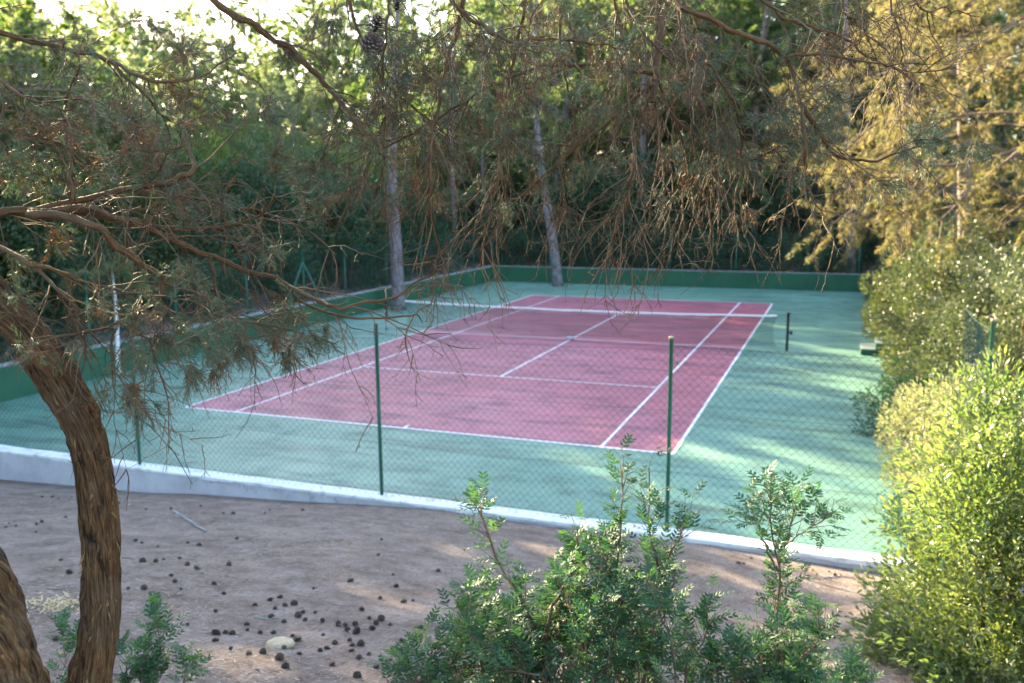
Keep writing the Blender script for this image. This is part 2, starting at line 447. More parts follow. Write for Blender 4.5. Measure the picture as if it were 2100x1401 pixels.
# ------------------------------------------------------------------ walls round the court
def rough_box(g_, x0, x1, y0, y1, z0f, z1f, n, ax, amp=.006):
    """a long wall whose faces wander a little; z0f/z1f give the bottom and top along it"""
    s = np.linspace(x0 if ax == 'x' else y0, x1 if ax == 'x' else y1, n)
    rows = []
    for i, q in enumerate(s):
        j = rng.normal(0, amp, 4)
        if ax == 'x': rows.append([(q, y0+j[0], z0f(q)), (q, y0+j[1], z1f(q)+j[3]), (q, y1+j[2], z1f(q)+j[3]), (q, y1, z0f(q))])
        else: rows.append([(x0+j[0], q, z0f(q)), (x0+j[1], q, z1f(q)+j[3]), (x1+j[2], q, z1f(q)+j[3]), (x1, q, z0f(q))])
    V = np.array(rows); idx_ = np.arange(n*4).reshape(n, 4)
    a, b_ = idx_[:-1], idx_[1:]
    q_ = np.stack([a, np.roll(a, -1, 1), np.roll(b_, -1, 1), b_], -1).reshape(-1, 4)
    g_.add(V, quads=np.concatenate([q_, idx_[:1], idx_[-1:, ::-1]]))

w = thing('low_wall', 'low pale plaster wall with white top under the near wire fence', 'wall', (0, -15.65, 0))
g = G(); rough_box(g, -10.2, 10.1, -.165, .10, lambda q: -1.0, lambda q: .0, 70, 'x', .005); g.obj('wall_body', M['plaster'], w)
g = G()
s = np.linspace(-10.22, 10.12, 220)
fr = -.185+.018*fbm(s*2.1, s*0+3, 4); dr = -.012-.035*np.clip(fbm(s*1.3, s*0+9, 4), 0, 1)-.012*np.abs(fbm(s*6, s*0, 2))
tp = .03+.006*fbm(s*3, s*0+1, 3)
V = np.stack([np.stack([s, -.1725+0*s, dr], 1), np.stack([s, fr*0-.178, tp-.006], 1), np.stack([s, -.165+0*s, tp], 1), np.stack([s, .112+0*s, tp], 1), np.stack([s, .115+0*s, 0*s-.02], 1)], 1)
idx = np.arange(V.shape[0]*5).reshape(-1, 5)
g.add(V, quads=np.stack([idx[:-1, :-1], idx[1:, :-1], idx[1:, 1:], idx[:-1, 1:]], -1).reshape(-1, 4))
g.obj('coping', M['coping'], w)

w = thing('retaining_wall', 'green painted wall along the left side of the court', 'wall', (-9.98, 1, 0))
g = G(); rough_box(g, -.16, .12, -16.5, 16.85, lambda q: -.6, lambda q: .80, 60, 'y', .006); g.obj('wall_body', M['wall_green'], w)
g = G(); rough_box(g, -.175, .130, -16.5, 16.85, lambda q: .803, lambda q: .835, 90, 'y', .005); g.obj('coping', M['coping_grey'], w)
w = thing('retaining_wall', 'green painted wall across the far end of the court', 'wall', (0, 17.98, 0))
g = G(); rough_box(g, -10.14, 10.1, -.12, .16, lambda q: -.6, lambda q: .82, 60, 'x', .006); g.obj('wall_body', M['wall_green'], w)
g = G(); rough_box(g, -10.15, 10.11, -.13, .175, lambda q: .823, lambda q: .848, 90, 'x', .005); g.obj('coping', M['coping_grey'], w)
w = thing('retaining_wall', 'green side wall hidden behind the hedge on the right of the court', 'wall', (9.98, 1, 0))
g = G(); rough_box(g, -.12, .16, -16.4, 16.85, lambda q: -.6, lambda q: .2, 60, 'y', .006); g.obj('wall_body', M['wall_green'], w)
g = G(); rough_box(g, -.13, .17, -16.4, 16.85, lambda q: .203, lambda q: .235, 60, 'y', .005); g.obj('coping', M['wall_green'], w)

# two steps up to the exit on the right
st = thing('steps', 'two small green concrete steps by the hedge right of the net', 'steps', (8.8, -.07, 0))
def step(x0, x1, y1, z0, z1):
    r = G(); r.box(x0, x1, 0, y1, z0, z1-.035); riser = r.obj('riser', M['wall_green'], st)
    t = G(); t.box(x0-.006, x1, -.008, y1+.006, z1-.033, z1); t.obj('tread', M['concrete'], st)
step(0, .40, 1.1, .002, .185); step(.402, .86, 1.1, .002, .37)

# ------------------------------------------------------------------ fences
def chain_mesh(u0, u1, z0, z1, pitch, r, org, ax, warp=0.02, sides=3, edges=(None, None)):
    """woven zig-zag wires in a vertical plane; org + ax*u + z"""
    g_ = G(); n = int((u1-u0)/(pitch/2)); rows = int((z1-z0)/(pitch/2))
    us = u0+np.arange(n)*pitch/2; zs = z0+np.arange(rows+1)*pitch/2
    P = np.zeros((n, rows+1, 3))
    zig = ((np.arange(rows+1)[None, :]+np.arange(n)[:, None]) % 2)*pitch/2
    U = us[:, None]+zig; Z = np.broadcast_to(zs, U.shape)
    wob = warp*fbm(U*1.1+org[0], Z*1.3+org[1], 3)
    wz = warp*.9*fbm(U*.9+5, Z*1.1+8, 3)
    # mesh bunches up where it is tied to a post
    for e in edges:
        if e is not None: wob = wob+.10*(U-e)*np.exp(-((U-e)/.30)**2)*-2.2
    dep = warp*1.2*fbm(U*.7+2, Z*.8+4, 3)+.004*((np.arange(rows+1)[None, :]) % 2)
    nx_ = np.array([-ax[1], ax[0], 0])
    P = np.asarray(org)+np.asarray(ax)*(U+wob)[..., None]+np.array([0, 0, 1.0])*(Z+wz)[..., None]+nx_*dep[..., None]
    tubes(g_, P, np.full(P.shape[:2], r), sides); return g_, P

def post(parent, x, y, z0, z1, r=.029, mat='post', cap='rust', lean=(0, 0)):
    g_ = G(); tube(g_, [(x, y, z0), (x+lean[0]*.5, y+lean[1]*.5, (z0+z1)/2), (x+lean[0], y+lean[1], z1)], r, 12)
    o = g_.obj('post', M[mat], parent, True)
    g_ = G(); tube(g_, [(x+lean[0], y+lean[1], z1-.022), (x+lean[0], y+lean[1], z1+.006), (x+lean[0], y+lean[1], z1+.010)], [r+.004, r+.004, r*.7], 12)
    g_.obj('cap', M[cap], o, True); return o

fn = thing('wire_fence', 'green chain link fence on the low white topped wall in front', 'fence', (0, -15.63, 0))
PX = [-8.0, -3.21, 1.58, 6.05, 9.86]
for i, x in enumerate(PX):
    post(fn, x, 0, -.02 if i < 4 else -.3, 2.745 if i < 4 else 3.15, lean=((.0, .012, -.012, .0, 0)[i], (0, .01, .0, .015, 0)[i]))
for i in range(4):
    a, c = PX[i], PX[i+1]
    tops = [2.55, 2.53, 2.60, 2.66][i]; bot = [.06, -.02, -.06, .02][i]
    g, P = chain_mesh(a, c, bot, tops, .114, .0027, (0, -.036, 0), (1, 0, 0), .022, 3, (a, c))
    g.obj('wire_mesh', M['wire'], fn)
    for z, sag in ((tops-.02, .03), (1.75, .02), (.88, .02), (.12, .03)):
        u = np.linspace(a, c, 14); t = (u-a)/(c-a)
        g = G(); tube(g, np.stack([u, -.040+0*u, z-sag*4*t*(1-t)+.008*rng.normal(0, 1, 14)], 1), .0022, 4); g.obj('tension_wire', M['wire'], fn)
# torn lower edge curling over the wall
for x0, x1 in ((-1.9, 1.4), (2.0, 4.2)):
    g = G(); n = 46
    S = np.stack([np.linspace(x0, x1, n), np.full(n, -.20)+rng.normal(0, .012, n), np.full(n, -.02)+rng.normal(0, .02, n)], 1)
    D = np.stack([rng.normal(0, .8, n), rng.normal(-.3, .3, n), -np.abs(rng.normal(.8, .3, n))], 1)
    P = grow(S, D, rng.uniform(.07, .2, n), 5, .1, .55); tubes(g, P, np.full(P.shape[:2], .0023), 3)
    g.obj('loose_wire', M['wire'], fn)

fl = thing('wire_fence', 'green wire fence with braced post standing on the left green wall', 'fence', (-10.0, 0, 0))
LP = [-16.4, -13.3, -10.0, -6.8, -3.5, -.22, 2.62, 6.0, 9.33, 12.6, 15.5]
for y in LP: post(fl, 0, y, .84, 2.78, .030, 'post_far', 'post_far')
for s_ in (-1, 1):
    g = G(); tube(g, [(.0, -.22, 2.35), (.0, -.22+s_*1.05, .86)], .022, 8); g.obj('brace', M['post_far'], fl, True)
for a, c in zip(LP[3:-1], LP[4:]):
    g, P = chain_mesh(a, c, .9, 2.68, .15, .0026, (-.034, 0, 0), (0, 1, 0), .02, 3); g.obj('wire_mesh', M['wire'], fl)
    g = G(); tube(g, [(-.036, a, 2.69), (-.036, (a+c)/2, 2.66), (-.036, c, 2.69)], .003, 4); g.obj('tension_wire', M['wire'], fl)
ff = thing('wire_fence', 'thin green wire fence on top of the far end wall', 'fence', (0, 18.0, 0))
FP = [-9.9, -6.6, -3.35, -.1, 3.2, 6.6, 8.95]
for x in FP: post(ff, x, 0, .86, 2.8, .028, 'post_far', 'post_far')
for a, c in zip(FP[:-1], FP[1:]):
    g, P = chain_mesh(a, c, .9, 2.7, .17, .0026, (0, .034, 0), (1, 0, 0), .02, 3); g.obj('wire_mesh', M['wire'], ff)
    g = G(); tube(g, [(a, .036, 2.71), ((a+c)/2, .036, 2.68), (c, .036, 2.71)], .003, 4); g.obj('tension_wire', M['wire'], ff)
fr_ = thing('wire_fence', 'short stretch of mesh fence among the bushes on the right', 'fence', (9.88, -15.60, 0))

g, P = chain_mesh(.05, 2.4, .3, 3.0, .105, .0024, (-.045, 0, 0), (0, 1, 0), .02, 3); g.obj('wire_mesh', M['wire'], fr_)
g = G(); tube(g, [(-.045, .05, 3.02), (-.045, 1.2, 2.97), (-.045, 2.4, 3.0)], .003, 4); g.obj('tension_wire', M['wire'], fr_)

# ------------------------------------------------------------------ tennis net and posts
NL, NR = -6.05, 6.42
def net_top(x): return .98 + .085*((x-.2)/6.3)**2
nt_ = thing('tennis_net', 'tennis net with white top tape sagging across the red court', 'net', (0, 0, 0))
def netpt(u, f):
    """u along, f 0 bottom .. 1 top"""
    bot = .10+.10*smooth(-4.6, -6.1, u)+.03*np.sin(u*1.3)
    x = u+.10*np.sin(f*3.1)*smooth(-5, -6.05, u)-.10*np.sin(f*math.pi)*smooth(5.4, 6.42, u)
    return np.stack([x, .05*np.sin(u*1.7)*(1-f)+.012*np.sin(u*5+f*4), bot+(net_top(u)-.05-bot)*f], -1)
g = G(); us = np.arange(NL, NR, .045); fs = np.linspace(0, 1, 8)
U_, F_ = np.meshgrid(us, fs, indexing='ij'); P = netpt(U_, F_); tubes(g, P, np.full(P.shape[:2], .0044), 3)
fs = np.linspace(0, 1, 21); us = np.linspace(NL, NR, 90); F_, U_ = np.meshgrid(fs, us, indexing='ij'); P = netpt(U_, F_); tubes(g, P, np.full(P.shape[:2], .0044), 3)
g.obj('netting', M['net'], nt_)
g = G(); us = np.linspace(NL, NR, 80); t_ = net_top(us)+.004*np.sin(us*3)
for sgn in (-1, 1):
    pass
V = np.stack([np.stack([us, 0*us-.012, t_-.052+.005*np.sin(us*7)], 1), np.stack([us, 0*us-.016, t_-.01], 1), np.stack([us, 0*us, t_], 1), np.stack([us, 0*us+.016, t_-.01], 1), np.stack([us, 0*us+.012, t_-.052], 1)], 1)
idx = np.arange(V.shape[0]*5).reshape(-1, 5)
g.add(V, quads=np.stack([idx[:-1, :-1], idx[1:, :-1], idx[1:, 1:], idx[:-1, 1:]], -1).reshape(-1, 4)); g.obj('top_tape', M['band'], nt_, True)
g = G(); tube(g, [(-6.8, 0, 1.05), (-6.4, 0, 1.045), (NL, 0, net_top(NL)-.01)], .004, 6); tube(g, [(NR, 0, net_top(NR)-.01), (6.72, 0, 1.06)], .004, 6); g.obj('head_cable', M['net'], nt_)
g = G(); tube(g, netpt(np.linspace(NL, NR, 70), np.zeros(70)), .004, 4); g.obj('bottom_cord', M['net'], nt_)

# stone-like weight holding the centre of the net
g = G(); n1, n2 = 8, 14
th = np.linspace(.05, math.pi-.05, n1)[:, None]; ph = np.linspace(0, 2*math.pi, n2, endpoint=False)[None]
rr = 1+.12*fbm(np.cos(ph)*2+th*2, np.sin(ph)*2+3+0*th, 2)
V = np.stack([.15*rr*np.sin(th)*np.cos(ph), .09*rr*np.sin(th)*np.sin(ph), .055+.05*rr*np.cos(th)+0*ph], -1); idx = np.arange(n1*n2).reshape(n1, n2)
g.add(V, quads=np.stack([idx[:-1], np.roll(idx[:-1], -1, 1), np.roll(idx[1:], -1, 1), idx[1:]], -1).reshape(-1, 4))
o = g.obj('net_weight', M['sleeve'], smooth_=True); o.location = (0, -.12, .008); tag(o, 'small grey weight on the ground under the middle of the net', 'weight')

np_ = thing('net_post', 'black net post with winder knob right of the court', 'post', (6.74, .0, 0))
g = G(); tube(g, [(0, 0, 0), (0, 0, .55), (0, 0, 1.12)], .042, 14); g.obj('post', M['black'], np_, True)
g = G(); g.box(-.05, .085, -.045, .045, 1.121, 1.155); g.obj('top_cap', M['black'], np_)
g = G(); tube(g, [(.03, 0, .55), (.08, 0, .55), (.082, 0, .55), (.135, 0, .55), (.14, 0, .55)], [.03, .03, .062, .062, .03], 14); g.obj('winder', M['black'], np_, True)
np_ = thing('net_post', 'dark net post in a pale sleeve left of the court near the grey trunk', 'post', (-6.82, .06, 0))
g = G(); tube(g, [(0, 0, .30), (0, 0, .7), (0, 0, 1.13)], .045, 14); g.obj('post', M['black'], np_, True)
g = G(); tube(g, [(0, 0, 0), (0, 0, .15), (0, 0, .299)], .052, 14); g.obj('sleeve', M['sleeve'], np_, True)
g = G(); tube(g, [(0, 0, 1.131), (0, 0, 1.15), (0, 0, 1.16)], [.05, .05, .035], 14); g.obj('top_cap', M['black'], np_, True)
# ------------------------------------------------------------------ vegetation materials
def mat_bark(name, ca, cb, cc, sx=14, sz=2.2, bs=.6, bd=.03, attr='uvc'):
    m, nt, b = new_mat(name)
    v = coords(nt, (sx, sz, 1), attr); w_ = coords(nt, attr='world')
    f1 = noise(nt, v, 1, 6, .65, .6); f2 = noise(nt, w_, 7, 5, .6)
    c = ramp(nt, f1, [(.32, ca), (.5, cb), (.68, cc)])
    c = mix(nt, .45, c, ramp(nt, f2, [(.3, (.25,)*3), (.7, (.75,)*3)]), 'OVERLAY')
    nt.links.new(c, b.inputs['Base Color']); spec(b, .85, .2); bump(nt, b, f1, bs, bd); return m
M['bark_grey'] = mat_bark('grey_pine_bark', (.07, .06, .06), (.15, .135, .14), (.22, .205, .21), 14, 3.0)
M['bark_brown'] = mat_bark('brown_pine_bark', (.08, .06, .05), (.18, .14, .125), (.26, .21, .19), 10, 2.5)
M['bark_white'] = mat_bark('whitewashed_bark', (.42, .37, .33), (.70, .68, .66), (.80, .79, .78), 8, 6)
M['limb'] = mat_bark('pine_limb_bark', (.09, .06, .04), (.17, .125, .09), (.24, .19, .14), 6, 8)
M['pine_green'] = mat_leaf('pine_needles_green', [(.045, .085, .026), (.075, .13, .036), (.12, .17, .055), (.15, .13, .065)], .6, .5, .4, (1.6, 1.7, 1.0))
M['pine_pale'] = mat_leaf('pine_needles_sun_pale', [(.085, .135, .07), (.14, .195, .10), (.215, .25, .155), (.25, .225, .15)], .64, .5, .4, (1.6, 1.65, 1.05))  # paleness of sunlit backdrop foliage painted into the needle colour
M['pine_gold'] = mat_leaf('pine_needles_dry_sun_gold', [(.07, .085, .032), (.125, .118, .05), (.19, .155, .073), (.245, .192, .10)], .54, .55, .35, (1.3, 1.3, .95))  # half-dry needles with golden backlight painted into their colour
M['shrub'] = mat_leaf('dark_shrub_leaves', [(.018, .045, .022), (.028, .07, .032), (.045, .095, .045), (.07, .10, .05)], .3, .42, .5)
M['shrub_olive'] = mat_leaf('olive_shrub_leaves', [(.04, .06, .03), (.07, .09, .045), (.10, .115, .065), (.13, .115, .07)], .3, .45, .5)
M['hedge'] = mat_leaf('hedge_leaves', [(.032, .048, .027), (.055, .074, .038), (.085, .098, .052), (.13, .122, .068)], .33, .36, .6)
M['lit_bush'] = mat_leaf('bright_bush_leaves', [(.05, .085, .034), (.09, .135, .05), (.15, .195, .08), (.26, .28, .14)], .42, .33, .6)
M['sun_cream_bush'] = mat_leaf('sun_cream_bush_leaves', [(.17, .20, .10), (.24, .26, .14), (.31, .31, .18), (.35, .33, .20)], .4, .4, .5, (1.3, 1.25, .8))  # cream of the sunlight is painted into these leaf colours
M['slope_brush'] = mat_leaf('pale_brush_leaves', [(.13, .15, .09), (.20, .21, .13), (.28, .26, .18), (.33, .27, .20)], .5, .5, .4, (1.5, 1.4, .9))
M['lentisk'] = mat_leaf('pinnate_shrub_leaves', [(.024, .07, .040), (.040, .10, .050), (.066, .145, .050), (.115, .205, .055)], .36, .5, .28)
M['stem'] = mat_bark('shrub_stem_bark', (.07, .045, .03), (.14, .095, .065), (.21, .15, .105), 5, 30, .3, .004)

# ------------------------------------------------------------------ pine trees
def tufts(g, P, D, n, L, W, drop=0.0, t0=0.0, t1=1.0, spread=.85):
    N = len(P)
    p = np.repeat(P, n, 0)+rng.normal(0, .03, (N*n, 3)); d = nrm(np.repeat(nrm(D), n, 0)+rng.normal(0, spread, (N*n, 3))+np.array([0, 0, -drop]))
    tn = np.clip(np.repeat(rng.uniform(t0, t1, N), n)+rng.normal(0, .10, N*n), 0, 1)
    leaves(g, p, d, L*rng.uniform(.7, 1.25, N*n), W*rng.uniform(.7, 1.3, N*n), tn)

def pine(trunk, r0, crown_from=.4, limb=3.4, nl=26, sub=9, nt=8, need=7, droop=.03, L=.15, W=.036, up=(.1, .9), bias=None, drop=0.0, keep=None, t1=1.0, dense_top=True):
    """trunk: (k,3) control points relative to the base"""
    tr = spline(trunk, 26); K = len(tr)
    s = np.linspace(0, 1, K); rad = r0*(1-.80*s**1.2); rad[:3] *= np.array([1.28, 1.12, 1.04])
    gt = G(); tube(gt, tr, rad*(1+.04*rng.normal(0, 1, K)), 14)
    gb = G(); gc = G()
    f = np.linspace(crown_from, .985, nl)+rng.uniform(-.02, .02, nl); f = np.clip(f, 0, .99)
    P0 = np.stack([np.interp(f, s, tr[:, k]) for k in range(3)], 1)
    az = np.arange(nl)*2.39996+rng.uniform(0, .8, nl)
    e = up[0]+(up[1]-up[0])*((f-crown_from)/(1-crown_from))
    D = np.stack([np.cos(az)*np.cos(e), np.sin(az)*np.cos(e), np.sin(e)], 1)
    if bias is not None: D = nrm(D+np.asarray(bias))
    q = (f-crown_from)/(1-crown_from)
    LL = limb*(np.sqrt(np.clip(1-(q*.92)**2, .04, 1)))*rng.uniform(.6, 1.1, nl)*np.clip(.55+q*2.5, 0, 1)
    P1 = grow(P0, D, LL, 10, droop, .13)
    R1 = (np.interp(f, s, rad)*.42)[:, None]*np.linspace(1, .18, 11)[None]
    tubes(gb, P1, R1, 5)
    n2 = nl*sub; i, S, T, u = pick(P1, n2, .28, 1.0)
    P2 = grow(S, side_dir(T, .9), (LL[i]*.34*rng.uniform(.4, 1.15, n2)), 6, droop*1.3-.03, .2)
    tubes(gb, P2[:, ::2], np.linspace(.016, .005, 4)[None]*np.ones((n2, 1)), 3)
    n3 = n2*nt; i, S, T, u = pick(P2, n3, .25, 1.0)
    tufts(gc, S, T+np.array([0, 0, .25-drop]), need, L, W, drop, 0, t1)
    return gt, gb, gc

def put_pine(label, pxpath, depth, r0, bark='bark_grey', crown='pine_green', group=None, name='pine_tree', **kw):
    b = at(pxpath[0][0], pxpath[0][1], depth); 
    z = 0.0 if (X0 < b[0] < X1 and Y0 < b[1] < Y1) else float(height(b[0], b[1]))
    pts = np.array([at(x, y, depth) for x, y in pxpath]); pts[0, 2] = z-.12; pts = pts-np.array([b[0], b[1], z])
    t = thing(name, label, 'tree', (b[0], b[1], z), group)
    gt, gb, gc = pine(pts, r0, **kw)
    gt.obj('trunk', M[bark], t, True); gb.obj('branches', M['limb'], t, True); gc.obj('crown', M[crown], t)
    return t

put_pine('tall pine with straight pale grey trunk beside the left net post', [(818, 640), (815, 560), (810, 470), (806, 400), (805, 330), (809, 230), (812, 100), (818, -60)], 36.5, .29, crown_from=.68, limb=2.2, nl=18, sub=8)
put_pine('leaning grey pine trunk growing through the court before the far wall', [(1145, 588), (1137, 520), (1125, 440), (1113, 370), (1105, 300), (1098, 200), (1096, 80), (1100, -40)], 45.8, .27, crown_from=.6, limb=2.4, nl=20, sub=8)
put_pine('brown pine trunk right of the pale grey trunk behind the wall', [(936, 566), (932, 470), (928, 370), (925, 250), (930, 120), (935, 20)], 52, .21, 'bark_brown', 'pine_pale', crown_from=.34, limb=3.6)
put_pine('slim pine leaning left behind the far left wall corner', [(1012, 548), (1000, 467), (990, 350), (984, 250), (985, 120)], 54, .17, 'bark_brown', 'pine_pale', crown_from=.36, limb=3.0)
put_pine('thin straight pine trunk between the leaning trunks at the back', [(1057, 532), (1057, 400), (1054, 300), (1058, 160)], 57, .13, 'bark_brown', 'pine_green', crown_from=.35, limb=2.8)
put_pine('thin crooked pine leaning left just behind the pale grey trunk', [(876, 566), (860, 512), (845, 470), (834, 410), (838, 330)], 50, .12, 'bark_brown', 'pine_green', crown_from=.4, limb=2.0, nl=16)
put_pine('slim pine leaning left behind the far wall on the right half', [(1515, 556), (1496, 460), (1480, 370), (1474, 250), (1480, 60)], 49, .17, 'bark_brown', 'pine_pale', crown_from=.34, limb=3.4)
put_pine('dark pine trunk partly hidden behind the leaning grey trunk', [(1154, 545), (1146, 470), (1140, 390), (1140, 240), (1142, 60)], 53, .2, 'bark_brown', 'pine_green', crown_from=.38, limb=3.2)
put_pine('thin pine trunk behind the middle of the far wall', [(1336, 540), (1333, 420), (1329, 330), (1330, 150)], 55, .13, 'bark_brown', 'pine_pale', crown_from=.34, limb=3.2)
put_pine('slim whitewashed trunk against the left green wall', [(243, 770), (241, 710), (239, 655), (236, 610), (231, 560)], 23.5, .07, 'bark_white', 'pine_pale', name='slender_tree', crown_from=.72, limb=1.3, nl=14, L=.10, W=.02)

# sunlit pines on the right: drooping, half dry, with the sun's gold painted into the needles
GOLD = dict(crown='pine_gold', bark='bark_brown', droop=.07, drop=.6, L=.17, W=.023, up=(-.3, .5), sub=12, nt=10, need=10)
put_pine('golden sunlit pine with drooping dry boughs behind the right hedge', [(1985, 640), (1978, 450), (1975, 260), (1972, 120), (1978, -60), (1985, -220)], 25, .2, crown_from=.2, limb=4.8, nl=44, bias=(-.25, -.1, 0), **GOLD)
put_pine('big golden pine whose boughs reach in from the right edge', [(2260, 700), (2255, 450), (2245, 200), (2240, -100), (2240, -300)], 20, .22, crown_from=.28, limb=5.4, nl=44, bias=(-.45, .05, 0), **GOLD)
put_pine('sunlit golden pine behind the far right court corner', [(1745, 560), (1742, 430), (1738, 260), (1735, 60), (1732, -90)], 44, .22, crown_from=.22, limb=4.8, nl=32, bias=(-.15, -.1, 0), **GOLD)
put_pine('olive gold pine behind the far wall left of the right corner', [(1598, 556), (1592, 430), (1590, 250), (1592, 40), (1594, -80)], 51, .2, crown_from=.28, limb=4.4, nl=28, bark='bark_brown', crown='pine_gold', L=.17, W=.024, drop=.3, need=8, sub=11)

GOLD.update(need=8)
put_pine('sunlit golden pine between the hedge and the far right corner', [(1868, 600), (1862, 440), (1858, 260), (1856, 60), (1856, -160)], 33, .2, crown_from=.24, limb=4.8, nl=36, bias=(-.2, -.1, 0), **GOLD)
put_pine('pale golden pine behind the middle right of the far wall', [(1440, 553), (1436, 430), (1434, 250), (1436, 40), (1440, -60)], 52, .19, crown_from=.3, limb=4.4, nl=30, bark='bark_brown', crown='pine_gold', L=.17, W=.026, drop=.3, need=8, sub=11)

# the wood behind: five kinds of pine copied about
GAPS = [(12.2, -21.9, .9), (6.0, -13.0, 1.1), (6.9, 3.7, .9), (6.4, -2.0, .3)]  # sun gaps: tree tops are lowered along sun lines through these points
LEFT_TOP = 8.3  # height of the left wood, chosen to shade the court
VAR = []
for k in range(5):
    H = (9.5, 11, 12.5, 10.2, 8.0)[k]
    a = rng.uniform(-.5, .5, (4, 2)); z = np.array([-.15, H*.33, H*.68, H])
    pts = np.concatenate([np.array([[0, 0], a[1]*.6, a[2], a[3]*1.3]), z[:, None]], 1)
    gt, gb, gc = pine(pts, .17+.02*k, crown_from=(.16, .24, .30, .2, .12)[k], limb=(4.2, 4.6, 4.6, 4.8, 3.6)[k], nl=32, sub=9, nt=9, need=13, L=.17, W=.038)
    VAR.append((gt.mesh('trunk', M['bark_brown'], True), gb.mesh('branches', M['limb'], True), gc.mesh('crown', M[('pine_green', 'pine_pale', 'pine_green', 'pine_pale', 'pine_pale')[k]])))
def wood_pine(x, y, k, rz, sc, label):
    t = thing('pine_tree', label, 'tree', (x, y, float(height(x, y))), 'pines of the wood behind the court', rz, sc)
    share('trunk', VAR[k][0], t); share('branches', VAR[k][1], t); share('crown', VAR[k][2], t); return t

def frame_px(p):
    d = np.asarray(p)-CAM; z = d@FW; return 1050+FPX*(d@RT)/z, 700.5-FPX*(d@UP)/z, z
VH = (9.5, 11, 12.5, 10.2, 8.0)
def on_left(x, y): return x < -8 and (y < 18 or -10-x > (y-18)*.35-4)
cand = []
r2 = np.random.default_rng(77)
for it in range(9000):
    if len(cand) >= 150: break
    x = r2.uniform(-72, 30); y = r2.uniform(-26, 74)
    d = math.hypot(max(0, -10-x, x-10), max(0, y-18))
    if d < 5.0 or d > 58 or (x > 9 and y < 20): continue
    u, v_, z_ = frame_px((x, y, 2))
    seen = z_ > 12 and -250 < u < 2250
    if not seen and not (x < -10 and d < 36): continue  # out-of-view pines on the left, added to block the sun
    if d > 30 and r2.random() < .35: continue
    if any((x-a)**2+(y-b)**2 < (2.6+.045*d)**2 for a, b, *_ in cand): continue
    cand.append((x, y, d, u, seen))
for x, y, d, u, seen in cand:
    k = int(r2.integers(0, 5)); h0 = float(height(x, y)); z3 = frame_px((x, y, 2))[2]
    if on_left(x, y): top = (LEFT_TOP+.26*d)*r2.uniform(.88, 1.07)+4.6*float(smooth(-7, -9, y))+3.5*float(smooth(-12.5, -15, y)); 
    else: top = 4.6+z3*r2.uniform(.19, .255)
    if on_left(x, y) and d > 17 and u > 470: top = max(top, 4.6+z3*r2.uniform(.17, .235))
    # tops cut down along the gap lines to shape light streaks on the court
    for gx_, gy_, gr_ in GAPS:
        rx_, ry_ = x-gx_, y-gy_; s_ = rx_*math.cos(SUN_AZ)+ry_*math.sin(SUN_AZ); off = abs(-rx_*math.sin(SUN_AZ)+ry_*math.cos(SUN_AZ))
        if s_ > 0 and off < gr_+2.4: top = min(top, s_*math.tan(SUN_EL)-.1)
    top = max(top, h0+3.2)
    sc = (top-h0)/VH[k]
    wood_pine(x, y, k, r2.uniform(0, 6.28), sc*np.array([1, 1, 1]) if sc > .75 else np.array([.8, .8, sc]),
              'pine of the sunlit wood rising beyond the left wall' if on_left(x, y) else 'pine in the wood beyond the far wall of the court')

# ------------------------------------------------------------------ shrubs
def bush_geo(rx, ry, rz, nc, per, L, W, lower=.05, cl=.22, hint=True, oval=False, seedstems=True, t_edge=.35, nstem=None, inner=.62, rag=1.0):
    """leafy mound: clumps of leaves over an uneven dome, with stems inside"""
    gl = G(); gs = G()
    d = rand_dir(nc); d[:, 2] = np.abs(d[:, 2])*.9+lower*rng.normal(0, 1, nc); d = nrm(d)
    az = np.arctan2(d[:, 1], d[:, 0])
    lump = 1+rag*.20*np.sin(az*3+rng.uniform(0, 6))*np.cos(d[:, 2]*4+rng.uniform(0, 6))+rag*.10*np.sin(az*7+rng.uniform(0, 6))
    rr = rng.uniform(inner, 1.0, nc)**.5*lump
    C_ = d*rr[:, None]*np.array([rx, ry, rz]); C_[:, 2] = np.maximum(C_[:, 2], .08*rz)
    csz = cl*min(rx, rz)*rng.uniform(.6, 1.35, nc)
    N = nc*per; i = np.repeat(np.arange(nc), per)
    q = rand_dir(N); rad = rng.uniform(.35, 1, N)**.5
    P = C_[i]+q*(csz[i]*rad)[:, None]
    P[:, 2] = np.maximum(P[:, 2], .02)
    D = nrm(q*.8+d[i]*.6+rand_dir(N)*.7+np.array([0, 0, .25]))
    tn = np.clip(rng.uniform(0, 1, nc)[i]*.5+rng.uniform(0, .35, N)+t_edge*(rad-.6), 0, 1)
    LL = L*rng.uniform(.65, 1.25, N); WW = W*rng.uniform(.7, 1.25, N)
    if oval: hexes(gl, P, D, nrm(rand_dir(N)+np.array([0, 0, 1.0])), LL, WW, tn)
    else: leaves(gl, P, D, LL, WW, tn, .12)
    ns = nstem or max(10, nc//3); j = rng.choice(nc, ns)
    S = np.stack([rng.normal(0, .12*rx, ns), rng.normal(0, .12*ry, ns), np.full(ns, -.05)], 1)
    t = np.linspace(0, 1, 8)[None, :, None]
    M_ = (S+C_[j])*.5+np.array([0, 0, .15*rz])+rng.normal(0, .08*rx, (ns, 3))
    Pp = (1-t)**2*S[:, None]+2*t*(1-t)*M_[:, None]+t*t*C_[j][:, None]
    tubes(gs, Pp, np.linspace(.02, .006, 8)[None]*np.ones((ns, 1))*max(.5, rz/2.5), 4)
    return gl, gs

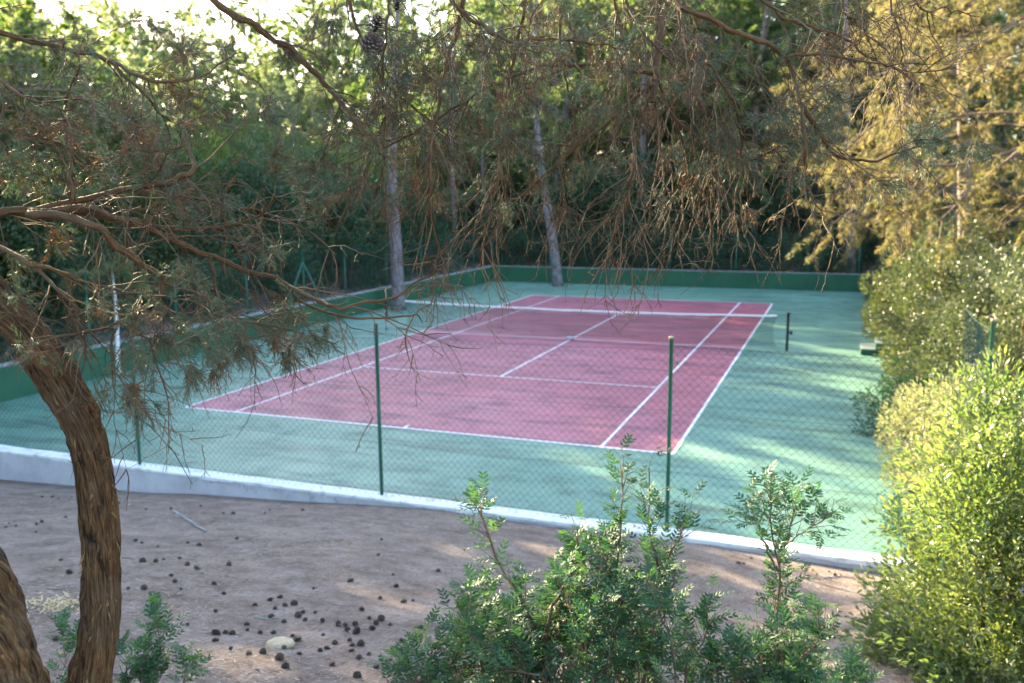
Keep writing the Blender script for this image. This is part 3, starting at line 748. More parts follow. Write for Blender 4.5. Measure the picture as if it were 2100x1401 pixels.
def bush_pair(mat, *a, **k):
    gl, gs = bush_geo(*a, **k); return gl.mesh('foliage', M[mat]), gs.mesh('stems', M['stem'], True)
def put_bush(meshes, x, y, label, group=None, sc=1.0, rz=None, z=None, name='shrub'):
    t = thing(name, label, 'shrub', (x, y, float(height(x, y)) if z is None else z), group, rng.uniform(0, 6.28) if rz is None else rz, sc)
    o = share('foliage', meshes[0], t); o['kind'] = 'stuff'; share('stems', meshes[1], t); return t

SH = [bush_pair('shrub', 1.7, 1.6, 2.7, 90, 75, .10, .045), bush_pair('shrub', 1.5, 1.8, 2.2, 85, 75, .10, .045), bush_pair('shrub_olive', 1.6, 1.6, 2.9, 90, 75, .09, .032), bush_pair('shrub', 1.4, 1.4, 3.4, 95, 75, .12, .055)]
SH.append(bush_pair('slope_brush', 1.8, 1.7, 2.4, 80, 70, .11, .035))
r3 = np.random.default_rng(9)
cnt_ = {}; ORD = 'first second third fourth fifth sixth seventh eighth ninth tenth eleventh twelfth thirteenth fourteenth fifteenth sixteenth seventeenth eighteenth nineteenth twentieth twenty-first twenty-second twenty-third twenty-fourth twenty-fifth'.split()
TIER = {11.5: 'front', 16: 'second', 22: 'third', 30: 'rearmost'}
def nth(key): cnt_[key] = cnt_.get(key, 0)+1; return ORD[min(cnt_[key], 25)-1]
for off, st_, hs in ((11.5, 3.2, 1.7), (16, 3.8, 1.9), (22, 4.6, 2.1), (30, 6, 2.4)):
    for y in np.arange(-12, 24+off*.5, st_):
        put_bush(SH[int(r3.choice([0, 2, 4, 4]))], -10-off-r3.uniform(-1.5, 1.5), y+r3.uniform(-1.2, 1.2), '%s understorey shrub from the near end, %s tier of the left slope' % (nth('sl%g' % off), TIER[off]), 'understorey shrubs on the left slope', hs*r3.uniform(.75, 1.2), r3.uniform(0, 6.28))
    for x in np.arange(-11-off*.6, 13+off*.4, st_):
        put_bush(SH[int(r3.choice([0, 1, 3, 2, 4]))], x+r3.uniform(-1.2, 1.2), 18+off+r3.uniform(-1.5, 1.5), '%s understorey shrub from the left, %s tier of the far wood' % (nth('fw%g' % off), TIER[off]), 'understorey shrubs in the far wood', hs*r3.uniform(.75, 1.2), r3.uniform(0, 6.28))
for row, (off, hs) in enumerate(((1.9, .85), (4.4, 1.5), (7.8, 1.9))):
    for y in np.arange(-13.5, 19, 2.5+.35*row):
        k = int(r3.choice([0, 1, 3, 2], p=[.35, .3, .2, .15])); s_ = hs*r3.uniform(.75, 1.2)
        if row == 0 and r3.random() < .30: continue
        nl_ = cnt_.get(row, 0); cnt_[row] = nl_+1
        put_bush(SH[k], -10-off-r3.uniform(-.6, .6), y+r3.uniform(-.8, .8), '%s dark shrub from the near end, %s row beyond the left wall' % (ORD[nl_], ('front', 'middle', 'back')[row]), 'shrubs beyond the left wall', s_, r3.uniform(0, 6.28))
    for x in np.arange(-11, 12.5, 2.4+.35*row):
        k = int(r3.choice([0, 1, 3, 2], p=[.35, .3, .25, .1])); s_ = hs*r3.uniform(.75, 1.15)
        nl_ = cnt_.get(row+5, 0); cnt_[row+5] = nl_+1
        put_bush(SH[k], x+r3.uniform(-.8, .8), 18+off+r3.uniform(-.5, .7), '%s dark shrub from the left corner, %s row beyond the far wall' % (ORD[nl_], ('front', 'middle', 'back')[row]), 'shrubs beyond the far wall', s_, r3.uniform(0, 6.28))

def gap_top(x, y, top):
    for gx_, gy_, gr_ in GAPS:
        rx_, ry_ = x-gx_, y-gy_; s_ = rx_*math.cos(SUN_AZ)+ry_*math.sin(SUN_AZ); off = abs(-rx_*math.sin(SUN_AZ)+ry_*math.cos(SUN_AZ))
        if s_ > 0 and off < gr_+1.15: top = min(top, s_*math.tan(SUN_EL)-.15)
    return top
BT = [bush_pair('shrub_olive', 1.5, 1.5, 3.0, 150, 95, .085, .034, inner=.4, nstem=24), bush_pair('pine_green', 1.5, 1.6, 3.0, 150, 95, .09, .03, inner=.4, nstem=24)]  # dense rows added to block the low sun over the court
r6 = np.random.default_rng(4); k_ = 0
for off, st_ in ((6.3, 2.1), (9.6, 2.4)):
    for y in np.arange(-17, 27, st_):
        x = -10-off+r6.uniform(-.7, .7); y = y+r6.uniform(-.5, .5); h0 = float(height(x, y))
        top = gap_top(x, y, (7.3+.30*(off-5))*r6.uniform(.93, 1.04)+3.2*float(smooth(-5.5, -8, y))); sz = max(1.0, (top-h0)/3.25)
        t = thing('sun_block_tree', '%s bushy tree from the near end, %s row of the added sun blocking thicket beyond the left wall' % (nth('bt%g' % off), 'front' if off < 8 else 'back'), 'tree', (x, y, h0), 'sun blocking bushy trees beyond the left wall', r6.uniform(0, 6.28), (sz*.72, sz*.72, sz))
        o = share('crown', BT[k_ % 2][0], t); o['kind'] = 'stuff'; share('stems', BT[k_ % 2][1], t); k_ += 1

# hedge along the right side of the court
HG = [bush_pair('hedge', 1.5, 1.7, 3.2, 230, 125, .075, .036, cl=.2, inner=.35, nstem=30), bush_pair('hedge', 1.4, 1.5, 2.7, 210, 125, .075, .036, cl=.2, inner=.35, nstem=30), bush_pair('shrub_olive', 1.6, 1.6, 3.4, 230, 125, .07, .032, cl=.2, inner=.35, nstem=30)]
hedge = [(10.9, -7.4, 0, .98, 'dark leafy hedge bush beside the right edge of the court nearest the fence corner'),
         (10.7, -4.6, 1, 1.2, 'dark hedge bush overhanging the court just in front of the steps'),
         (11.3, -2.2, 0, 1.15, 'tall hedge bush standing behind the small green steps'),
         (10.9, 1.9, 1, 1.25, 'hedge bush beyond the steps beside the right net post'),
         (11.3, 4.8, 2, 1.1, 'olive toned hedge bush past the net on the right'),
         (11.0, 8.0, 0, 1.05, 'hedge bush toward the far right corner of the court'),
         (10.9, 11.6, 1, 1.1, 'hedge bush just short of the far right corner'),
         (11.2, 15.2, 2, 1.0, 'hedge bush meeting the far green wall on the right'),
         (12.9, -5.8, 2, 1.3, 'tall sunlit olive hedge bush in the second row by the right edge'),
         (13.1, -2.0, 0, 1.35, 'tallest dark hedge bush in the second row on the right'),
         (11.4, -10.2, 2, .98, 'olive hedge bush just behind the pale sunlit bushes'),
         (12.9, -9.6, 0, 1.2, 'sunlit hedge bush above the short mesh fence on the right')]
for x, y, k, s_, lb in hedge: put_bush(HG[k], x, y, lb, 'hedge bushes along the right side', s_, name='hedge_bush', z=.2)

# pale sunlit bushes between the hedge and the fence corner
PB = bush_pair('sun_cream_bush', .95, 1.0, 1.55, 170, 130, .05, .022, cl=.22, inner=.35, nstem=20)
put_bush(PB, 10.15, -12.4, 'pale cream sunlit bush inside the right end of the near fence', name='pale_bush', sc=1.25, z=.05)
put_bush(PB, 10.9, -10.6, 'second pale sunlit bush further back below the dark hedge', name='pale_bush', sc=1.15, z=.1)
DK = bush_pair('shrub', .6, .6, .8, 60, 90, .05, .02, cl=.25)
put_bush(DK, 9.5, -14.6, 'small dark green bush at the court corner behind the white wall end', name='small_bush', sc=.95, z=.0)
put_bush(DK, 9.55, -9.0, 'low dark bush at the foot of the hedge on the court edge', name='small_bush', sc=1.5, z=.0)

# bright bush in the right foreground
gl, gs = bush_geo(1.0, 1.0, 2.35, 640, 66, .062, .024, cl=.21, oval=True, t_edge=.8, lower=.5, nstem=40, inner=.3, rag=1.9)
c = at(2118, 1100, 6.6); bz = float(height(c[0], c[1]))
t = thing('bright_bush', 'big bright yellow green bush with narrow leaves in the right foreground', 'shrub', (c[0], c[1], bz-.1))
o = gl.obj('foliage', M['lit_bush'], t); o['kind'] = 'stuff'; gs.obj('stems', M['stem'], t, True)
# spiky shoots sticking out of its outline
g = G(); gw = G(); n = 330; d = rand_dir(n); d[:, 2] = np.abs(d[:, 2]); S = d*np.array([.92, .92, 1.9]); P = grow(S, nrm(d+np.array([0, 0, .6])), rng.uniform(.15, .46, n), 6, -.02, .14)
tubes(gw, P, np.linspace(.0035, .0012, 7)[None]*np.ones((n, 1)), 3)
i, S, T, u = pick(P, n*13, .1, 1.0); ovals(g, S, side_dir(T, .8), nrm(rand_dir(len(S))+np.array([0, 0, 1.])), .047*rng.uniform(.7, 1.2, len(S)), .015, np.clip(rng.uniform(.3, 1.1, len(S)), 0, 1))
o = g.obj('shoot_leaves', M['lit_bush'], t); o['kind'] = 'stuff'; o = gw.obj('shoots', M['stem'], t); o['kind'] = 'stuff'
# ------------------------------------------------------------------ pinnate-leaved shrubs in the foreground
def pinnate(g, P, D, N_, L, pairs=5, tint=None, lw=.0112, ll=.030):
    """compound leaves: base P, axis D, upward normal N_, rachis length L"""
    n = len(P); D = nrm(D); S = nrm(np.cross(D, N_)); U = np.cross(S, D)
    tint = rng.uniform(0, 1, n) if tint is None else tint
    fr = np.linspace(.22, 1.0, pairs)
    for j, f in enumerate(fr):
        sag = -.10*f*f
        base = P+D*(L*f)[:, None]+U*(sag*L)[:, None]
        sz = (.75+.45*math.sin(math.pi*(.25+.6*f)))
        for sd in (-1, 1):
            dd = nrm(D*(.55+.35*f)+S*sd*(1.0-.25*f)+U*rng.uniform(-.12, .22, (n, 1)))
            ovals(g, base, dd, nrm(U+.25*rand_dir(n)), ll*sz*rng.uniform(.85, 1.15, n), lw*sz*rng.uniform(.9, 1.1, n), np.clip(tint+rng.normal(0, .06, n), 0, 1), .1)
    t = np.array([0, .33, .66, 1.0]); R = P[:, None]+D[:, None]*(L[:, None]*t)[..., None]+U[:, None]*(-.10*t*t*L[:, None])[..., None]
    tubes(g, R, np.full(R.shape[:2], .0007), 3, .55)

PIN = []
for k in range(6):
    g = G(); pinnate(g, np.zeros((1, 3)), np.array([[1.0, 0, 0]]), np.array([[0, 0, 1.0]]), np.array([.085]), 4+(k % 2), np.array([.08+.17*k]))
    PIN.append(g.mesh('leaf', M['lentisk']))

def pin_shrub(label, stems, nobj, lvl1=9, density=34, shoot=(.16, .34), name='pinnate_shrub', ll=1.0):
    """stems: list of (pixel path, depth, r px); every path starts on the ground"""
    b = at(stems[0][0][0][0], stems[0][0][0][1], stems[0][1]); b[2] = float(height(b[0], b[1]))
    t = thing(name, label, 'shrub', b)
    gs = G(); allP = []
    for path, dep, r in stems:
        pts = np.array([at(x, y, dep+.12*math.sin(k*1.7+x)) for k, (x, y) in enumerate(path)])
        if path[0][1] >= 1390:
            foot = pts[0].copy(); foot[:2] += rng.normal(0, .03, 2); foot[2] = float(height(foot[0], foot[1]))-.03
            if foot[2] < pts[0, 2]-.02: pts = np.vstack([foot, pts])
        q = spline(pts, 16); q[1:-1] += rng.normal(0, .004, (14, 3))
        g = G(); tube(g, q, np.linspace(r, r*.3, 16)*dep/FPX, 6); g.obj('stem', M['stem'], t, True)
        allP.append(q[None])
        n1 = int(lvl1*np.linalg.norm(np.diff(q, axis=0), axis=1).sum()/.35)
        i, S, T, u = pick(q[None], n1, .22, .97)
        D = side_dir(T, 1.0)+np.array([0, 0, .45])
        P1 = grow(S, D, rng.uniform(*shoot, n1)*(1.15-.5*u), 8, -.04, .10)
        tubes(gs, P1, np.linspace(.0024, .0009, 9)[None]*np.ones((n1, 1)), 4)
        allP.append(P1)
        top = grow(q[-1:].repeat(2, 0), (q[-1]-q[-3])[None].repeat(2, 0), np.array([.12, .09]), 8, -.03, .12); tubes(gs, top, np.full((2, 9), .001), 3); allP.append(top)
    o = gs.obj('twigs', M['stem'], t, True); o['kind'] = 'stuff'
    S_, T_, Y_ = [], [], []
    for P in allP:
        ln = np.linalg.norm(np.diff(P, axis=1), axis=2).sum()
        n = int(ln*density*(.35 if P.shape[1] == 16 else 1.0))
        if n < 1: continue
        i, S, T, u = pick(P, n, .18, 1.0); S_.append(S); T_.append(T); Y_.append(u)
    S = np.concatenate(S_); T = np.concatenate(T_); u = np.concatenate(Y_)
    D = nrm(side_dir(T, 1.1)*np.array([1, 1, .55])+np.array([0, 0, .12]))
    N_ = nrm(np.array([0, 0, 1.0])+.35*rand_dir(len(S))); L = rng.uniform(.06, .10, len(S))*ll
    tint = np.clip(.04+.72*rng.beta(1.6, 2.4, len(S))+.25*(u > .8)*rng.random(len(S)), 0, 1)
    dist = (S-CAM)@FW; od = np.argsort(dist+rng.normal(0, .25, len(S))); k = od[:nobj]; rest = od[nobj:]
    for j in k:
        x = D[j]; y = nrm(np.cross(N_[j], x)); z = np.cross(x, y); s_ = L[j]/.085
        oo = bpy.data.objects.new('leaf', PIN[int(np.clip(tint[j]*6, 0, 5))]); COL.objects.link(oo); oo.parent = t
        p = S[j]-b
        oo.matrix_local = Matrix([[x[0]*s_, y[0]*s_, z[0]*s_, p[0]], [x[1]*s_, y[1]*s_, z[1]*s_, p[1]], [x[2]*s_, y[2]*s_, z[2]*s_, p[2]], [0, 0, 0, 1]])
    g = G(); pinnate(g, S[rest], D[rest], N_[rest], L[rest], 4, tint[rest])
    o = g.obj('foliage', M['lentisk'], t); o['kind'] = 'stuff'
    for ch in t.children:                       # world-space meshes: move under the thing's origin
        if ch.name.split('.')[0] != 'leaf': ch.location = (-b[0], -b[1], -b[2])
    return t

env = np.array([(800, 1330), (850, 1260), (900, 1190), (955, 1090), (1000, 1050), (1060, 1085), (1130, 1080), (1190, 1040), (1240, 1010), (1300, 1060), (1380, 1090), (1450, 1190)])
r4 = np.random.default_rng(21)
def auto_stems(x0, x1, n, d0, d1):
    out = []
    for k in range(n):
        xb = r4.uniform(x0, x1); xt = xb+r4.normal(0, 85); dep = r4.uniform(d0, d1)
        yt = np.interp(xt, env[:, 0], env[:, 1])+r4.uniform(60, 250)
        if yt > 1360: yt = 1345
        out.append(([(xb, 1440), (xb*.6+xt*.4+r4.normal(0, 12), 1440*.55+yt*.45), (xt+r4.normal(0, 10), yt+60), (xt, yt)], dep, 3.2))
    return out
pin_shrub('wide dense green shrub with small paired leaflets, bottom centre left part',
          [([(1120, 1440), (1112, 1320), (1070, 1240), (1020, 1150), (990, 1060), (985, 1035)], 4.2, 5), ([(1112, 1330), (1135, 1240), (1180, 1160), (1185, 1090)], 4.25, 4)]+auto_stems(830, 1140, 27, 3.8, 4.7), 300, 6, 17, (.10, .24))
pin_shrub('tall slim stemmed green shrub rising before the right fence post',
          [([(1310, 1440), (1335, 1320), (1350, 1230), (1352, 1160), (1330, 1090), (1331, 960)], 4.4, 5), ([(1352, 1165), (1385, 1120), (1410, 1060)], 4.4, 3), ([(1215, 1440), (1240, 1290), (1262, 1180), (1275, 1050), (1278, 950)], 4.3, 4)]+auto_stems(1150, 1430, 19, 4.0, 4.8), 300, 6, 17, (.10, .24))
pin_shrub('young sapling with bare lower stem and airy forked leafy top on the right',
          [([(1588, 1440), (1592, 1320), (1595, 1235), (1597, 1170), (1582, 1080), (1580, 1010)], 4.3, 4), ([(1597, 1172), (1560, 1100), (1545, 1045)], 4.3, 2.6), ([(1597, 1168), (1622, 1080), (1632, 1015)], 4.3, 2.6), ([(1608, 1120), (1650, 1090), (1695, 1062)], 4.3, 2)], 120, 7, 19, (.12, .24))
pin_shrub('low dark leafy shrub at the foot of the forked sapling', auto_stems(1500, 1660, 8, 4.0, 4.5), 150, 7, 19, (.12, .22))
pin_shrub('small green shrub on the ground right of the bark covered stem', [([(320, 1440), (325, 1360), (328, 1300), (318, 1262)], 4.6, 2.5), ([(260, 1440), (262, 1390), (255, 1340)], 4.5, 2), ([(360, 1440), (375, 1400), (390, 1370)], 4.5, 2), ([(290, 1440), (290, 1400), (300, 1350)], 4.4, 2)], 110, 9, 24, (.10, .2))
pin_shrub('small green shrub seen between the two stems of the old juniper', [([(140, 1440), (140, 1390), (130, 1330), (128, 1305)], 4.5, 2), ([(175, 1440), (172, 1380), (165, 1330)], 4.6, 2)], 60, 9, 24, (.1, .18))
pin_shrub('small leafy seedling at the bottom edge between sapling and bright bush', [([(1745, 1440), (1748, 1390), (1752, 1365)], 4.8, 1.5), ([(1720, 1440), (1722, 1400)], 4.8, 1.5)], 30, 9, 26, (.08, .14))

# ------------------------------------------------------------------ the old juniper in the foreground
def mat_shaggy():
    m, nt, b = new_mat('fibrous_juniper_bark')
    v1 = coords(nt, (12, 3.0, 1), 'uvc'); v2 = coords(nt, (38, 7, 1), 'uvc'); v3 = coords(nt, (95, 34, 1), 'uvc'); w_ = coords(nt, attr='world')
    f1 = noise(nt, v1, 1, 6, .68, 1.2); f2 = noise(nt, v2, 1, 7, .72, 1.1); f3 = noise(nt, v3, 1, 3, .6, .3); f4 = noise(nt, w_, 9, 4)
    c = ramp(nt, f2, [(.35, (.012, .007, .004)), (.44, (.075, .038, .014)), (.55, (.165, .088, .033)), (.70, (.29, .175, .078))])
    c = mix(nt, ramp(nt, f1, [(.36, (1, 1, 1)), (.45, (0, 0, 0))]), c, (.016, .009, .006))
    c = mix(nt, ramp(nt, f4, [(.5, (0, 0, 0)), (.72, (.6, .6, .6))]), c, (.13, .092, .060))
    c = mix(nt, .6, c, ramp(nt, f3, [(.3, (.2,)*3), (.7, (.8,)*3)]), 'OVERLAY')
    nt.links.new(c, b.inputs['Base Color']); spec(b, .85, .2)
    h = mix(nt, .5, f1, f2); h = mix(nt, .25, h, f3); bump(nt, b, h, 1.0, .05); return m
M['jbark'] = mat_shaggy()
M['jlimb'] = mat_bark('juniper_limb_bark', (.036, .021, .011), (.10, .057, .026), (.19, .118, .06), 9, 22, .6, .004)
M['jtwig'] = mat_leaf('juniper_twig_bark', [(.058, .034, .017), (.105, .062, .029), (.18, .112, .056)], 0, .7, .3)
M['jleaf'] = mat_leaf('juniper_scale_leaves', [(.048, .09, .055), (.068, .115, .063), (.09, .135, .07), (.12, .07, .03), (.20, .08, .03)], .25, .5, .4, (1.2, 1.2, .8))

def noise_p(x, y, per, seed=0):
    xi = np.floor(x).astype(int); yi = np.floor(y).astype(int); fx = x-xi; fy = y-yi
    fx = fx*fx*(3-2*fx); fy = fy*fy*(3-2*fy)
    A = lambda i, j: _NT[(i % per+seed*5) % 64, (j+seed*11) % 64]
    return (A(xi, yi)*(1-fx)+A(xi+1, yi)*fx)*(1-fy)+(A(xi, yi+1)*(1-fx)+A(xi+1, yi+1)*fx)*fy

def bark_stem(pts, rad, sides=90, rings=260, knobs=()):
    q = spline(np.column_stack([pts, rad]), rings); P = q[:, :3]; R = q[:, 3]
    T = nrm(np.gradient(P, axis=0)); A = np.empty_like(T); ref = nrm(np.cross(T[0], [0, 1.0, 0.2])); A[0] = ref
    for k in range(1, rings): A[k] = nrm(A[k-1]-T[k]*(A[k-1]@T[k]))
    B = np.cross(T, A)
    L = np.concatenate([[0], np.cumsum(np.linalg.norm(np.diff(P, axis=0), axis=1))])
    th = np.arange(sides)/sides; TH, LL = np.meshgrid(th, L); 
    tw = TH+.10*np.sin(LL*2.4)+.22*LL
    h = .10*noise_p(tw*6, LL*3.5, 6, 1)+.10*noise_p(tw*13, LL*9.0, 13, 2)+.085*noise_p(tw*28, LL*19, 28, 3)+.05*noise_p(tw*55, LL*38, 55, 4)
    h = h-.09*np.clip(noise_p(tw*9, LL*5.5, 9, 5)-.25, 0, 1)*2
    RR = R[:, None]*(1+h)
    V = P[:, None]+RR[..., None]*(A[:, None]*np.cos(th*2*math.pi)[None, :, None]+B[:, None]*np.sin(th*2*math.pi)[None, :, None])
    N_ = nrm(V-P[:, None])
    for kp, kr, ka in knobs:                     # swellings and stubs
        dd = np.linalg.norm(V-kp, axis=-1); V = V+N_*(ka*np.exp(-(dd/kr)**2))[..., None]
    g = G(); idx_ = np.arange(rings*sides).reshape(rings, sides)
    quads = np.stack([idx_[:-1], np.roll(idx_[:-1], -1, 1), np.roll(idx_[1:], -1, 1), idx_[1:]], -1).reshape(-1, 4)
    g.add(V, quads=quads, uv=np.stack([np.repeat(th[None], rings, 0)+.22*LL, LL], -1).reshape(-1, 2))
    return g, V, N_, T

DST = 2.6
jb = at(60, 1800, DST); jb[2] = float(height(jb[0], jb[1]))
jt = thing('juniper_tree', 'old juniper with shaggy brown bark and twiggy branches hanging over the whole view', 'tree', jb)
def jobj(g, name, mat, parent=None, smooth_=False, kind=None):
    o = g.obj(name, M[mat], parent or jt, smooth_, kind)
    if parent is None: o.location = tuple(-jb)
    return o
def px_r(pts):                                   # (px, py, depth, radius px) -> world points and radii
    P = np.array([at(x, y, d) for x, y, d, r in pts]); R = np.array([r*d/FPX*.79 for x, y, d, r in pts]); return P, R
S1 = [(120, 1900, 2.55, 78), (165, 1560, 2.58, 64), (184, 1400, 2.6, 53), (203, 1290, 2.6, 45), (206, 1190, 2.6, 44), (205, 1100, 2.6, 44), (198, 1000, 2.6, 45), (178, 900, 2.6, 47), (140, 815, 2.6, 49), (92, 735, 2.6, 48), (35, 660, 2.6, 46), (-30, 585, 2.6, 44), (-110, 480, 2.62, 42), (-190, 330, 2.65, 40), (-220, 100, 2.7, 36), (-160, -150, 2.8, 32), (60, -330, 2.95, 28), (420, -420, 3.05, 25), (900, -430, 3.15, 22), (1350, -370, 3.25, 19), (1700, -300, 3.3, 14), (2050, -230, 3.35, 8)]
S2 = [(60, 1900, 2.45, 120), (20, 1560, 2.47, 112), (-4, 1400, 2.5, 112), (-45, 1280, 2.5, 104), (-100, 1150, 2.5, 98), (-165, 1000, 2.52, 92), (-240, 820, 2.55, 86), (-330, 600, 2.6, 80), (-430, 300, 2.7, 70), (-520, -100, 2.8, 60), (-560, -500, 2.9, 45), (-500, -900, 3.0, 25)]
def flakes(V, N_, T, n, rowlo, rowhi, parent, ln=(.02, .09)):
    g = G(); rings, sides, _ = V.shape
    i = rng.integers(rowlo, rowhi, n); j = rng.integers(0, sides, n)
    S = V[i, j]-N_[i, j]*.002; sg = np.where(rng.random((n, 1)) < .7, -1.0, 1.0)
    D = nrm(T[i]*sg+N_[i, j]*rng.uniform(.08, .5, (n, 1))+rng.normal(0, .12, (n, 3)))
    P = grow(S, D, rng.uniform(*ln, n), 4, .0, .12)
    side = nrm(np.cross(D, N_[i, j])); w_ = rng.uniform(.0012, .0045, n)
    wf = np.array([1, 1.1, .9, .6, .15])
    Lf = P-side[:, None]*(w_[:, None]*wf)[..., None]; Rt = P+side[:, None]*(w_[:, None]*wf)[..., None]
    VV = np.stack([Lf, Rt], 2).reshape(n, 10, 3); b_ = np.arange(n)[:, None]*10
    Q = np.concatenate([b_+np.array([2*k, 2*k+1, 2*k+3, 2*k+2]) for k in range(4)])
    g.add(VV, quads=Q, tint=np.repeat(rng.random(n), 10), uv=np.stack([np.repeat(rng.random(n), 10), np.repeat(rng.random(n), 10)], -1))
    o = g.obj('bark_flakes', M['jbark'], parent); o['kind'] = 'stuff'; return o
P, R = px_r(S1); g, V, N_, T = bark_stem(P, R, 84, 560, [(at(183, 838, 2.56), .045, .030), (at(70, 730, 2.5), .05, .012), (at(180, 1110, 2.53), .03, -.010)])
o = jobj(g, 'stem', 'jbark', None, True); o['label'] = 'curving brown stem crossing the left of the view'; flakes(V, N_, T, 420, 28, 270, o, (.010, .045))
P, R = px_r(S2); g, V, N_, T = bark_stem(P, R, 84, 300, [(at(60, 1250, 2.4), .05, .015)])
o = jobj(g, 'stem', 'jbark', None, True); o['label'] = 'thicker stem in the bottom left corner'; flakes(V, N_, T, 260, 28, 150, o, (.010, .045))

